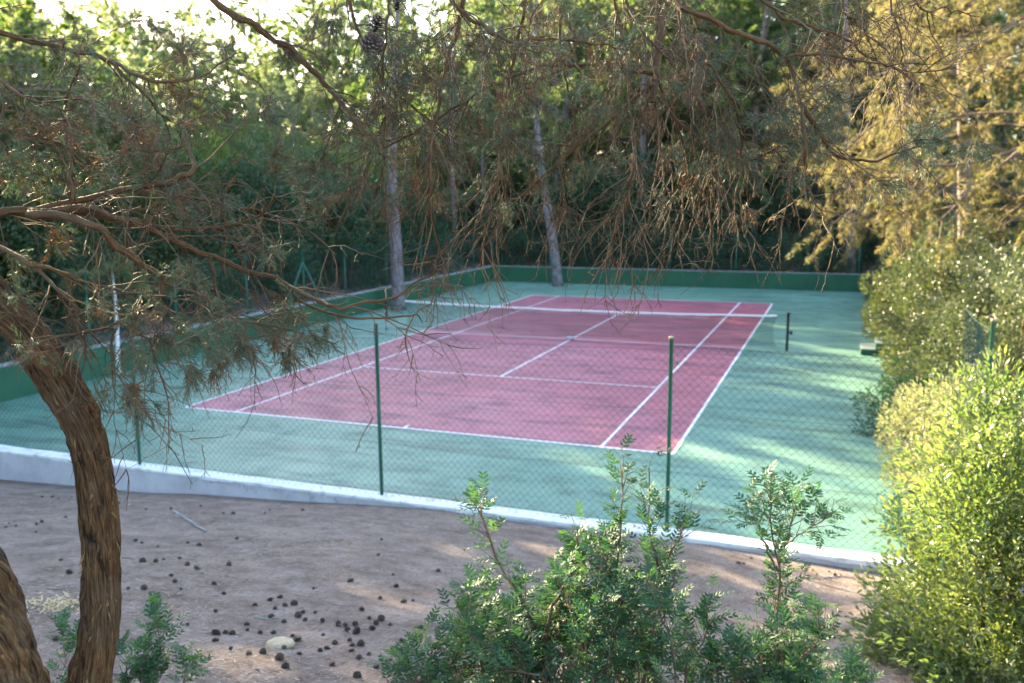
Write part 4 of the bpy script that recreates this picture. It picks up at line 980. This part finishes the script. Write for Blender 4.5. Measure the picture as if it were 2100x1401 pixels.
# limbs traced with their own depth: (points, depth, r0 px, r1 px, twigs per metre, twig length)
LIMBS = [
 ([(-190, 330), (-90, 410), (0, 432), (70, 432), (150, 412), (250, 392), (330, 378), (385, 358), (395, 330), (380, 290), (376, 225), (392, 180)], 2.62, 15, 2, 26),
 ([(60, 432), (170, 425), (270, 455), (330, 462), (400, 470), (480, 462), (530, 445), (563, 405)], 2.66, 9, 2, 26),
 ([(150, 412), (147, 370), (143, 320), (133, 260), (135, 210), (150, 165), (167, 135)], 2.62, 6, 1.6, 22),
 ([(230, 400), (330, 395), (420, 410), (500, 430), (560, 440), (640, 480), (690, 520)], 2.75, 5, 1.5, 24),
 ([(-215, 40), (-100, 40), (0, 66), (100, 92), (190, 112), (240, 132), (290, 158), (340, 167), (400, 160), (445, 138), (480, 110)], 2.9, 8.5, 1.8, 26),
 ([(230, 125), (270, 165), (300, 200), (320, 230), (350, 250)], 2.9, 4, 1.4, 20),
 ([(-200, 200), (-80, 120), (0, 165), (60, 205), (130, 222), (200, 240)], 2.7, 6, 1.5, 22),
 ([(60, -330), (240, -200), (440, 0), (520, 50), (600, 110), (660, 165), (700, 210), (740, 262), (778, 300), (783, 345), (770, 400)], 3.1, 12, 2.6, 26),
 ([(60, 440), (130, 445), (200, 467), (240, 505), (300, 547), (332, 578), (320, 612), (285, 640), (247, 657)], 2.5, 11, 3.6, 28),
 ([(247, 657), (200, 680), (150, 692), (80, 697), (20, 710)], 2.5, 3.2, 1.3, 26),
 ([(247, 657), (232, 700), (228, 750), (236, 800), (262, 830)], 2.5, 3.2, 1.2, 20),
 ([(247, 655), (300, 690), (350, 702), (400, 712)], 2.5, 3, 1.1, 28),
 ([(110, 432), (200, 440), (290, 467), (367, 499), (433, 524), (500, 550), (567, 574), (617, 597), (667, 620), (700, 630), (745, 620), (795, 617), (850, 583), (885, 560), (912, 555)], 2.7, 10, 1.8, 18),
 ([(567, 574), (605, 605), (640, 630), (700, 645), (770, 655), (830, 648), (852, 645), (866, 664)], 2.7, 4.2, 1.2, 16),
 ([(-130, 440), (-60, 470), (0, 504), (50, 534), (100, 550), (147, 567), (200, 590), (253, 597), (300, 610), (360, 640), (420, 635)], 2.52, 7, 1.8, 24),
 ([(60, 540), (95, 565), (130, 600), (170, 640), (230, 652)], 2.47, 4.2, 1.8, 26),
 ([(-210, 220), (-50, 250), (60, 275), (130, 300), (180, 340), (240, 345)], 2.8, 5, 1.4, 22),
 ([(332, 578), (400, 600), (450, 640), (470, 690), (520, 715)], 2.6, 3.4, 1.1, 28),
 ([(433, 524), (440, 570), (450, 610), (480, 650), (560, 670), (630, 685)], 2.68, 4.5, 1.1, 28),
 ([(960, -430), (965, -150), (952, 0), (940, 43), (917, 133), (900, 207), (887, 287), (880, 350), (880, 433), (895, 500), (915, 545)], 3.0, 10, 1.3, 24),
 ([(1085, -410), (1088, -200), (1078, 0), (1060, 80), (1045, 160), (1040, 220), (1030, 290), (1020, 360), (1005, 430), (990, 500), (985, 545)], 3.1, 6.5, 1.2, 24),
 ([(880, -430), (900, -120), (925, 0), (985, 52), (1035, 80), (1070, 85), (1130, 80), (1200, 85), (1290, 100)], 2.9, 6, 1.8, 26),
 ([(1350, 150), (1280, 142), (1200, 133), (1120, 135), (1070, 150), (1010, 175), (940, 215), (860, 265), (790, 300), (700, 340)], 3.25, 5.5, 1.4, 26),
 ([(1370, -365), (1362, -150), (1356, 0), (1352, 70), (1345, 150), (1335, 205)], 3.3, 16, 7, 34),
 ([(1340, 170), (1290, 215), (1230, 265), (1180, 305), (1120, 355), (1080, 395), (1035, 450), (1000, 500)], 3.2, 4.8, 1.1, 24),
 ([(1335, 190), (1312, 260), (1300, 330), (1290, 410), (1262, 480), (1240, 540)], 3.3, 4.2, 1.1, 24),
 ([(1340, 180), (1352, 260), (1350, 340), (1330, 430), (1318, 500), (1290, 560)], 3.35, 4.2, 1.1, 24),
 ([(1262, -390), (1260, -80), (1262, 0), (1275, 70), (1287, 140), (1290, 210), (1300, 290), (1303, 335), (1285, 400), (1255, 460)], 3.0, 5.5, 1.1, 24),
 ([(1350, 170), (1380, 240), (1402, 300), (1395, 380), (1402, 450), (1385, 530)], 3.25, 4.2, 1.1, 24),
 ([(800, -430), (820, -100), (800, 0), (792, 60), (788, 140), (786, 220), (785, 300)], 2.95, 4, 1.6, 12),
 ([(1290, -380), (1280, -60), (1300, 40), (1360, 110), (1400, 160), (1440, 230), (1452, 300), (1456, 360), (1450, 440)], 3.15, 4.4, 1.1, 24),
 ([(1372, -365), (1378, -60), (1388, 10), (1430, 30), (1490, 60), (1570, 88), (1610, 120), (1628, 160), (1640, 200), (1648, 250), (1652, 320), (1654, 350), (1648, 372), (1668, 412), (1694, 462)], 2.9, 10, 1.6, 20),
 ([(1646, 215), (1680, 268), (1712, 312), (1762, 333), (1830, 322), (1888, 300)], 2.9, 5.5, 1.8, 16),
 ([(1385, -300), (1395, 40), (1435, 100), (1475, 165), (1510, 225), (1520, 280), (1526, 340), (1520, 420), (1526, 475)], 3.0, 6, 1.2, 22),
 ([(1350, 200), (1400, 250), (1460, 305), (1500, 325), (1545, 328), (1590, 300)], 3.1, 4.5, 1.3, 22),
 ([(1530, -340), (1545, -40), (1600, 25), (1650, 52), (1720, 70), (1770, 110), (1830, 140), (1880, 148), (1950, 140)], 3.05, 5.5, 1.1, 18),
 ([(1610, 118), (1660, 112), (1750, 122), (1800, 130), (1850, 145), (1905, 190)], 2.95, 4, 1.1, 16),
 ([(1700, -300), (1728, 0), (1750, 40), (1780, 70), (1812, 100), (1842, 130)], 3.1, 4.5, 1.1, 16),
 ([(1800, -280), (1822, 0), (1840, 40), (1850, 110), (1852, 145)], 3.1, 3.4, 1.0, 14),
 ([(1840, -270), (1880, 0), (1940, 15), (2005, 35)], 3.0, 3.4, 1.2, 10),
 ([(700, -430), (690, -100), (720, 20), (760, 120), (800, 180), (870, 240), (930, 290)], 3.2, 6, 1.3, 26),
 ([(1180, -400), (1170, -60), (1150, 60), (1160, 160), (1180, 260), (1150, 360), (1160, 440)], 3.35, 5, 1.1, 26),
]
TIPS = []; BR = []
for pts, d0, ra, rb, dens in LIMBS:
    k = np.arange(len(pts)); P = np.array([at(x, y, d0+.10*math.sin(kk*.9+pts[0][0])*min(1, kk/3)) for kk, (x, y) in zip(k, pts)])
    ln = np.linalg.norm(np.diff(P, axis=0), axis=1).sum(); n = max(14, int(ln/.022)); q = spline(P, n)
    t = np.linspace(0, 1, n)
    wv = np.stack([np.interp(t*ln/.05, np.arange(200), rng.normal(0, .0042, 200)) for _ in range(3)], 1); wv[0] = 0; q = q+wv
    rad = (ra*.55*(1-t)**.9+rb*.9)*d0/FPX*(1+.10*rng.normal(0, 1, n))
    g = G(); tube(g, q, rad, 9); bo = jobj(g, 'branch', 'jlimb', None, True)
    # twigs, three orders
    gt = G()
    px_in = (pts[-1][0], pts[-1][1])
    n1 = int(ln*dens*(.9 if pts[-1][1] < 400 else .68)); i, S, T1, u = pick(q[None], n1, .12, 1.0)
    D = side_dir(T1, 1.1)+np.array([0, 0, -.12]); L1 = rng.uniform(.10, .42, n1)*(1.1-.35*u)
    P1 = grow(S, D, L1, 10, .05, .11); tubes(gt, P1, np.linspace(.0026, .0010, 11)[None]*rng.uniform(.65, 1.25, (n1, 1)), 3, rng.uniform(0, 1, n1))
    n2 = int(L1.sum()*22); i, S, T2, u = pick(P1, n2, .15, 1.0)
    P2 = grow(S, side_dir(T2, .95)+np.array([0, 0, -.1]), rng.uniform(.03, .17, n2), 7, .03, .13); tubes(gt, P2, np.linspace(.0017, .0008, 8)[None]*rng.uniform(.7, 1.2, (n2, 1)), 3, rng.uniform(0, 1, n2))
    n3 = n2; i, S, T3, u = pick(P2, n3, .3, 1.0)
    P3 = grow(S, side_dir(T3, .9), rng.uniform(.012, .05, n3), 4, .0, .2); tubes(gt, P3[:, ::2], np.full((n3, 3), .0008), 3, rng.uniform(0, 1, n3))
    o = gt.obj('twigs', M['jtwig'], bo, True); o['kind'] = 'stuff'
    pp = np.concatenate([P1[:, -1], P2[:, -1], P1[:, 6]]); dd = np.concatenate([P1[:, -1]-P1[:, -3], P2[:, -1]-P2[:, -3], P1[:, 7]-P1[:, 5]])
    TIPS.append((pp, dd)); BR.append(bo)
bid = np.concatenate([np.full(len(p), k) for k, (p, d) in enumerate(TIPS)])
TP = np.concatenate([p for p, d in TIPS]); TD = nrm(np.concatenate([d for p, d in TIPS]))
rel = TP-CAM; zz = rel@FW; TU = np.stack([1050+FPX*(rel@RT)/zz, 700.5-FPX*(rel@UP)/zz], 1)
# where the photograph shows leafy sprays: x, y, spread px, sprays, brown share
CL = [(270, 15, 40, 9, .5), (325, 30, 40, 10, .3), (372, 75, 30, 8, .5), (400, 82, 26, 6, .1), (20, 150, 40, 8, .3), (25, 235, 45, 10, .2), (180, 222, 60, 12, .2), (235, 205, 40, 8, .3), (262, 225, 30, 6, .8), (60, 250, 40, 6, .9), (335, 270, 40, 10, .1), (355, 190, 40, 8, .3), (420, 185, 40, 8, .2), (310, 285, 30, 5, .5), (245, 300, 45, 7, .6), (545, 205, 40, 10, .2), (560, 255, 45, 10, .1), (535, 285, 40, 8, .2), (600, 320, 60, 12, .4), (650, 320, 50, 12, .3), (655, 275, 30, 5, .9), (560, 330, 40, 8, .5), (670, 395, 50, 10, .1), (720, 350, 60, 10, .3), (690, 30, 50, 10, .2), (640, 20, 50, 6, .3),
      (775, 145, 50, 14, .1), (825, 150, 50, 12, .4), (800, 185, 45, 12, .6), (745, 235, 50, 12, .2), (845, 80, 40, 9, .1), (965, 80, 40, 8, .1), (1000, 155, 60, 10, .6), (1150, 235, 40, 8, .2), (925, 305, 50, 10, .2), (850, 330, 50, 10, .4), (990, 340, 40, 8, .2), (1185, 45, 50, 10, .1), (1095, 115, 50, 10, .3), (1240, 60, 50, 8, .9), (1310, 60, 40, 6, .3), (900, 400, 40, 8, .7), (790, 420, 50, 8, .7), (1150, 430, 45, 7, .8), (1190, 260, 40, 6, .8), (1020, 240, 50, 6, .4), (1090, 200, 40, 6, .5),
      (1560, 65, 40, 9, .0), (1480, 110, 45, 10, .0), (1440, 130, 40, 6, .7), (1560, 250, 45, 12, .05), (1600, 285, 50, 12, .15), (1690, 240, 45, 14, .0), (1895, 260, 60, 22, .0), (1940, 300, 60, 24, .05), (1890, 310, 60, 18, .1), (1985, 315, 30, 8, .1), (1850, 335, 45, 10, .2), (1830, 355, 30, 10, .15), (1790, 375, 40, 8, .4), (1725, 375, 50, 8, .6), (1640, 260, 30, 6, .8), (1520, 430, 50, 8, .9), (1510, 290, 40, 6, .3),
      (330, 590, 60, 14, .2), (300, 650, 50, 12, .5), (350, 690, 60, 20, .2), (270, 735, 40, 14, .3), (285, 765, 30, 10, .3), (420, 700, 50, 16, .2), (400, 720, 40, 14, .2), (480, 720, 40, 16, .4), (510, 695, 40, 14, .5), (555, 690, 40, 14, .6), (590, 720, 40, 16, .3), (620, 690, 40, 14, .3), (660, 685, 30, 14, .1), (575, 640, 50, 14, .6), (440, 745, 30, 12, .7), (410, 768, 30, 12, .3), (230, 800, 30, 12, .5), (265, 810, 35, 14, .6), (300, 810, 30, 10, .1), (150, 710, 50, 12, .3), (60, 690, 50, 8, .5), (30, 600, 50, 8, .3), (580, 600, 50, 12, .3), (385, 545, 50, 14, .1), (420, 600, 50, 12, .1), (430, 660, 50, 12, .4), (100, 480, 60, 8, .4), (40, 520, 60, 8, .3), (180, 620, 50, 10, .4), (60, 380, 60, 8, .5), (560, 515, 50, 5, .3)]
CL += [(800, 250, 40, 10, .3), (812, 320, 40, 10, .4), (800, 380, 45, 12, .5), (1110, 220, 45, 10, .3), (1120, 300, 40, 10, .4), (1100, 360, 45, 10, .6), (820, 120, 40, 8, .3)]
fol = {}
vis = np.where((TU[:, 0] > 0) & (TU[:, 0] < 1750) & (TU[:, 1] > -20) & (TU[:, 1] < 420))[0]
for j in rng.choice(vis, 130, replace=False): CL.append((TU[j, 0], TU[j, 1], 30, 5, .25 if rng.random() < .7 else .9))
for x, y, sp, n, br in CL:
    d2 = (TU[:, 0]-x)**2+(TU[:, 1]-y)**2+(rng.normal(0, sp*.35, len(TU)))**2
    for j in np.argsort(d2)[:max(4, int(n*.48))]:
        if d2[j] > (2.6*sp)**2: continue
        fol.setdefault(int(bid[j]), []).append((TP[j], TD[j], br))
for k, lst in fol.items():
    g = G(); gs = G()
    S = np.array([a for a, b_, c_ in lst]); D = np.array([b_ for a, b_, c_ in lst]); br = np.array([c_ for a, b_, c_ in lst])
    m_ = 6; S = np.repeat(S, m_, 0); D = np.repeat(D, m_, 0); br = np.repeat(br, m_)
    n = len(S); P = grow(S+rng.normal(0, .004, (n, 3)), nrm(D+rng.normal(0, .75, (n, 3))+np.array([0, 0, -.25])), rng.uniform(.035, .085, n), 6, .05, .16)
    tubes(gs, P[:, ::2], np.full((n, 4), .0009), 3, .3)
    q = n*19; i, s_, T4, u = pick(P, q, .05, 1.0)
    isb = rng.random(n) < br*.75
    tn = np.where(isb[i], rng.uniform(.68, 1.0, q), rng.uniform(0, .55, q))
    leaves(g, s_, side_dir(T4, .75), rng.uniform(.012, .030, q), rng.uniform(.0012, .0021, q), tn)
    o = g.obj('foliage', M['jleaf'], BR[k]); o['kind'] = 'stuff'; o = gs.obj('shoots', M['jtwig'], BR[k]); o['kind'] = 'stuff'

# ------------------------------------------------------------------ pine cones
M['cone'] = mat_leaf('weathered_cone_scales', [(.03, .02, .015), (.085, .058, .042), (.17, .12, .088), (.30, .235, .19)], 0, .75, .3)
def cone_mesh(seed, L=.062, Wd=.044, openness=.55, base=0.0):
    r = np.random.default_rng(seed); g = G()
    n = 64; k = np.arange(n); f = (k+.5)/n; az = k*2.39996
    prof = np.sin(math.pi*(f*.86+.10))**.75*Wd*.36
    z = (f-.5)*L
    Pb = np.stack([np.cos(az)*prof*.5, np.sin(az)*prof*.5, z], 1)
    e = openness*(1-f*.9)+.12; out = np.stack([np.cos(az)*np.cos(e*.2), np.sin(az)*np.cos(e*.2), .55-.75*openness*(1-f)+0*az], 1)
    out = nrm(out); tip = Pb+out*(prof*.95*r.uniform(.75, 1.25, n)+.010)[:, None]
    side = np.stack([-np.sin(az), np.cos(az), 0*az], 1); w_ = (.0042+.0045*np.sin(math.pi*f))[:, None]; up = np.cross(out, side)
    V = np.stack([Pb-side*w_*.4, Pb+side*w_*.4, tip+side*w_*1.0, tip+out*.0025+up*.001, tip-side*w_*1.0, tip+up*.0042-out*.001], 1)
    b_ = np.arange(n)[:, None]*6
    g.add(V, quads=np.concatenate([b_+[0, 1, 2, 4]]), tris=np.concatenate([b_+[2, 3, 5], b_+[3, 4, 5], b_+[4, 2, 5], b_+[4, 2, 3]]), tint=np.tile([0, 0, .55, .95, .55, .8], n)*r.uniform(.6, 1, n).repeat(6)+base)
    t = np.linspace(-.5, .46, 7); tube(g, np.stack([0*t, 0*t, t*L], 1), np.array([.3, .42, .46, .42, .34, .22, .08])*Wd*.36, 8, .05)
    return g.mesh('scales', M['cone'])
CONES = [cone_mesh(1, .052, .046, .8, .05), cone_mesh(2, .066, .036, .4, .0), cone_mesh(3, .046, .050, 1.0, .15), cone_mesh(4, .064, .040, .65, .08)]
def put_cone(p, k, sc, rot, label, group):
    o = bpy.data.objects.new('pine_cone', CONES[k]); COL.objects.link(o); o.location = tuple(p); o.scale = (sc,)*3; o.rotation_euler = rot
    return tag(o, label, 'pine cone', group)
c7 = [(55,413),(35,437),(98,430),(258,405),(225,418),(222,466),(360,262),(258,250),(322,250),(440,250),(730,288),(900,327),(1235,305),(1052,322),(1375,350),(1435,355),(1628,350),(1660,332),(1862,330),(405,375),(375,643),(430,720),(832,520),(873,535),(970,555),(1155,533),(1225,549),(1458,508),(878,650),(958,648),(1007,633),(1103,628),(1152,668),(1210,690),(1410,668),(1053,738),(1080,772),(1320,788),(790,815),(888,817),(1115,818),(968,855),(1380,847),(1928,815),(1720,870),(1660,887),(1568,920),(1692,940),(1757,920),(1810,910),(1862,962),(1940,962),(1877,1010),(1835,985),(1670,993),(2080,1035),(1985,1013),(1988,1103),(1745,1020),(1682,1093),(1600,1090),(1518,1045),(1520,1075),(1387,1090),(1430,1095),(1327,1097),(1330,1137),(1327,955),(1800,1110),(1835,1135),(1618,1210),(1285,1250),(1535,1220),(1580,1318),(1720,1250),(1968,1200),(2015,1185),(1750,1180),(1845,1220),(2060,1155),(2040,1290),(1420,1185),(878,1050),(968,968),(345,1130),(1155,1035),(1755,1300)]
c8 = [(247,513),(228,608),(318,730),(595,708),(338,803),(237,876),(385,900),(440,890),(125,948),(172,998),(213,1030),(245,1007),(300,1040),(193,1063),(85,1035),(25,1040),(90,1085),(40,1070),(50,1135),(65,1165),(120,1160),(65,1200),(110,1245),(170,1222),(215,1298),(490,1058),(370,1135),(395,1155),(100,1360),(60,770),(760,580),(1770,540),(1725,600),(1750,530),(1800,555),(1775,575),(1675,655),(1670,690),(2030,600),(1890,540)]
c9 = [(625,710),(800,702),(825,727),(900,710),(940,735),(975,735),(745,895),(420,630),(345,660),(375,660),(130,1020),(185,1285),(170,1355),(1085,1210),(1185,1235),(1130,1340),(1150,1300)]
cpx = [(x/3, 934+y/3) for x, y in c7]+[(700+x/3, 934+y/3) for x, y in c8]+[(1400+x/3, 934+y/3) for x, y in c9]
r5 = np.random.default_rng(3)
for x, y in cpx:
    p = on_ground(x, y+3); 
    if p[1] > -15.9: continue
    sc = r5.choice([.42, .55, .68, .85], p=[.2, .35, .3, .15])*r5.uniform(.9, 1.1); p = p+np.array([0, 0, .017*sc])
    put_cone(p, int(r5.integers(0, 4)), sc, (math.pi/2+r5.normal(0, .35), r5.normal(0, .4), r5.uniform(0, 6.28)), 'dark open pine cone lying on the pine needle litter before the wall', 'pine cones on the ground')
put_cone(at(772, 55, 2.98), 3, .98, (.35, .2, 1), 'upper of the pair of dark cones hanging at the top among the twigs', 'cones in the branches')
put_cone(at(764, 92, 2.97), 0, 1.12, (1.2, .5, .6), 'lower of the pair of dark cones hanging at the top among the twigs', 'cones in the branches')
put_cone(at(815, 8, 3.0), 2, .95, (.2, -.3, 2), 'brown cone at the very top edge right of the hanging cone pair', 'cones in the branches')

# ------------------------------------------------------------------ litter on the near slope
M['needle'] = mat_leaf('fallen_pine_needles', [(.07, .04, .03), (.19, .13, .095), (.38, .29, .23), (.56, .47, .39)], 0, .75, .25)
n = 80000
dd = rng.uniform(3.6, 13.5, n*2)**1.0; uu = rng.uniform(-.68, .68, n*2)
XY = CAM[:2]+np.outer(dd, FW[:2]/np.linalg.norm(FW[:2]))+np.outer(dd*uu, RT[:2]/np.linalg.norm(RT[:2]))
XY = XY[XY[:, 1] < -15.95][:n]; n = len(XY)
den = fbm(XY[:, 0]*.8, XY[:, 1]*.8, 3); keep = rng.random(n) < np.clip(.55+.7*den, .12, 1); XY = XY[keep]; n = len(XY)
e = .02; z = height(XY[:, 0], XY[:, 1])
az = rng.uniform(0, 6.28, n); L = rng.uniform(.035, .085, n); D = np.stack([np.cos(az), np.sin(az), 0*az], 1)
E1 = XY+D[:, :2]*L[:, None]; z2 = height(E1[:, 0], E1[:, 1])
A_ = np.column_stack([XY, z+rng.uniform(.003, .012, n)]); B_ = np.column_stack([E1, z2+rng.uniform(.003, .014, n)])
g = G(); leaves(g, A_, B_-A_, np.linalg.norm(B_-A_, axis=1), rng.uniform(.0026, .0055, n), rng.beta(1.2, 1.5, n), nrm_hint=np.array([0, 0, 1.0])*np.ones((n, 1)))
lit = g.obj('needle_litter', M['needle']); lit['kind'] = 'stuff'; lit['label'] = 'fallen pine needles and chips covering the slope'; lit['category'] = 'litter'
M['stone'] = mat_speckle('sandstone', (.42, .30, .17), (.58, .45, .29), 14, .85, .2, .5, 'object')
# flat sandstone slab
out = np.array([(-.095, -.012), (-.075, -.050), (-.02, -.062), (.045, -.056), (.088, -.028), (.098, .010), (.062, .046), (.01, .058), (-.048, .046), (-.082, .022)])
g = G(); n = len(out); lay = []
for zz_, sc_, jt_ in ((-.02, .93, 0), (-.004, 1.0, .003), (.010, .98, .004), (.021, .90, .004), (.026, .55, .002)):
    lay.append(np.column_stack([out*sc_+rng.normal(0, jt_, (n, 2)), np.full(n, zz_)+rng.normal(0, jt_*.7, n)+out[:, 0]*.06]))
V = np.stack(lay); idx = np.arange(V.shape[0]*n).reshape(-1, n)
g.add(V, quads=np.stack([idx[:-1], np.roll(idx[:-1], -1, 1), np.roll(idx[1:], -1, 1), idx[1:]], -1).reshape(-1, 4))
nb = g.n; g.add([(0, 0, .0275)]); g.t.append(np.stack([idx[-1], np.roll(idx[-1], -1), np.full(n, nb)], -1).astype(np.int32))
o = g.obj('stone', M['stone']); p = on_ground(575, 1326); o.location = (p[0], p[1], p[2]+.02); o.rotation_euler = (.12, .05, .35); tag(o, 'flat yellowish sandstone lying among the pine cones', 'stone')
def stick(pxs, r, label, mat='coping_grey', lift=.012):
    P = np.array([on_ground(x, y) for x, y in pxs])+np.array([0, 0, lift]); q = spline(P, 14)+rng.normal(0, .003, (14, 3)); g = G(); tube(g, q-P[0], np.linspace(r, r*.6, 14), 7)
    o = g.obj('stick', M[mat], smooth_=True); o.location = tuple(P[0]); return tag(o, label, 'stick', 'fallen sticks')
stick([(357, 1050), (385, 1068), (423, 1092)], .022, 'grey broken branch on the pale dusty patch left of centre')
stick([(1690, 1187), (1715, 1184), (1750, 1186)], .009, 'thin pale stick near the right end of the white wall')
stick([(1440, 1282), (1460, 1296), (1478, 1306)], .006, 'thin curved twig between the foreground shrubs', 'limb')
stick([(520, 1268), (550, 1272), (570, 1268)], .005, 'thin pale twig just above the sandstone')
stick([(250, 1146), (262, 1147), (276, 1149)], .006, 'short dark twig right of the curving stem', 'limb')
# heap of straw-coloured dry leaves left of the stem
M['straw'] = mat_leaf('dry_straw_leaves', [(.42, .30, .15), (.55, .42, .24), (.66, .53, .34)], .2, .6, .3)
p = on_ground(120, 1245); n = 240; q = np.column_stack([rng.normal(0, .13, n), rng.normal(0, .09, n)])+p[:2]; zz_ = height(q[:, 0], q[:, 1])+rng.uniform(.005, .05, n)
g = G(); ovals(g, np.column_stack([q, zz_])-p, nrm(rand_dir(n)*np.array([1, 1, .3])), nrm(rand_dir(n)*.6+np.array([0, 0, 1.0])), rng.uniform(.03, .07, n), rng.uniform(.006, .014, n), rng.random(n))
o = g.obj('dry_leaf_heap', M['straw']); o.location = tuple(p); o['kind'] = 'stuff'; o['label'] = 'small heap of straw coloured dry leaves between the juniper stems'; o['category'] = 'leaves'
# leaf crumbs on the court along its walls
n = 900; q = np.column_stack([rng.uniform(-9.7, 9.7, n), np.where(rng.random(n) < .6, -15.5+np.abs(rng.normal(0, .6, n)), rng.uniform(-15.4, 17.6, n))])
g = G(); leaves(g, np.column_stack([q, np.full(n, .012)]), np.column_stack([rng.normal(0, 1, (n, 2)), rng.uniform(0, .1, n)]), rng.uniform(.02, .07, n), rng.uniform(.004, .02, n), rng.random(n), nrm_hint=np.array([0, 0, 1.0])*np.ones((n, 1)))
o = g.obj('court_debris', M['needle']); o['kind'] = 'stuff'; o['label'] = 'scattered needles and leaf crumbs on the court paint'; o['category'] = 'litter'
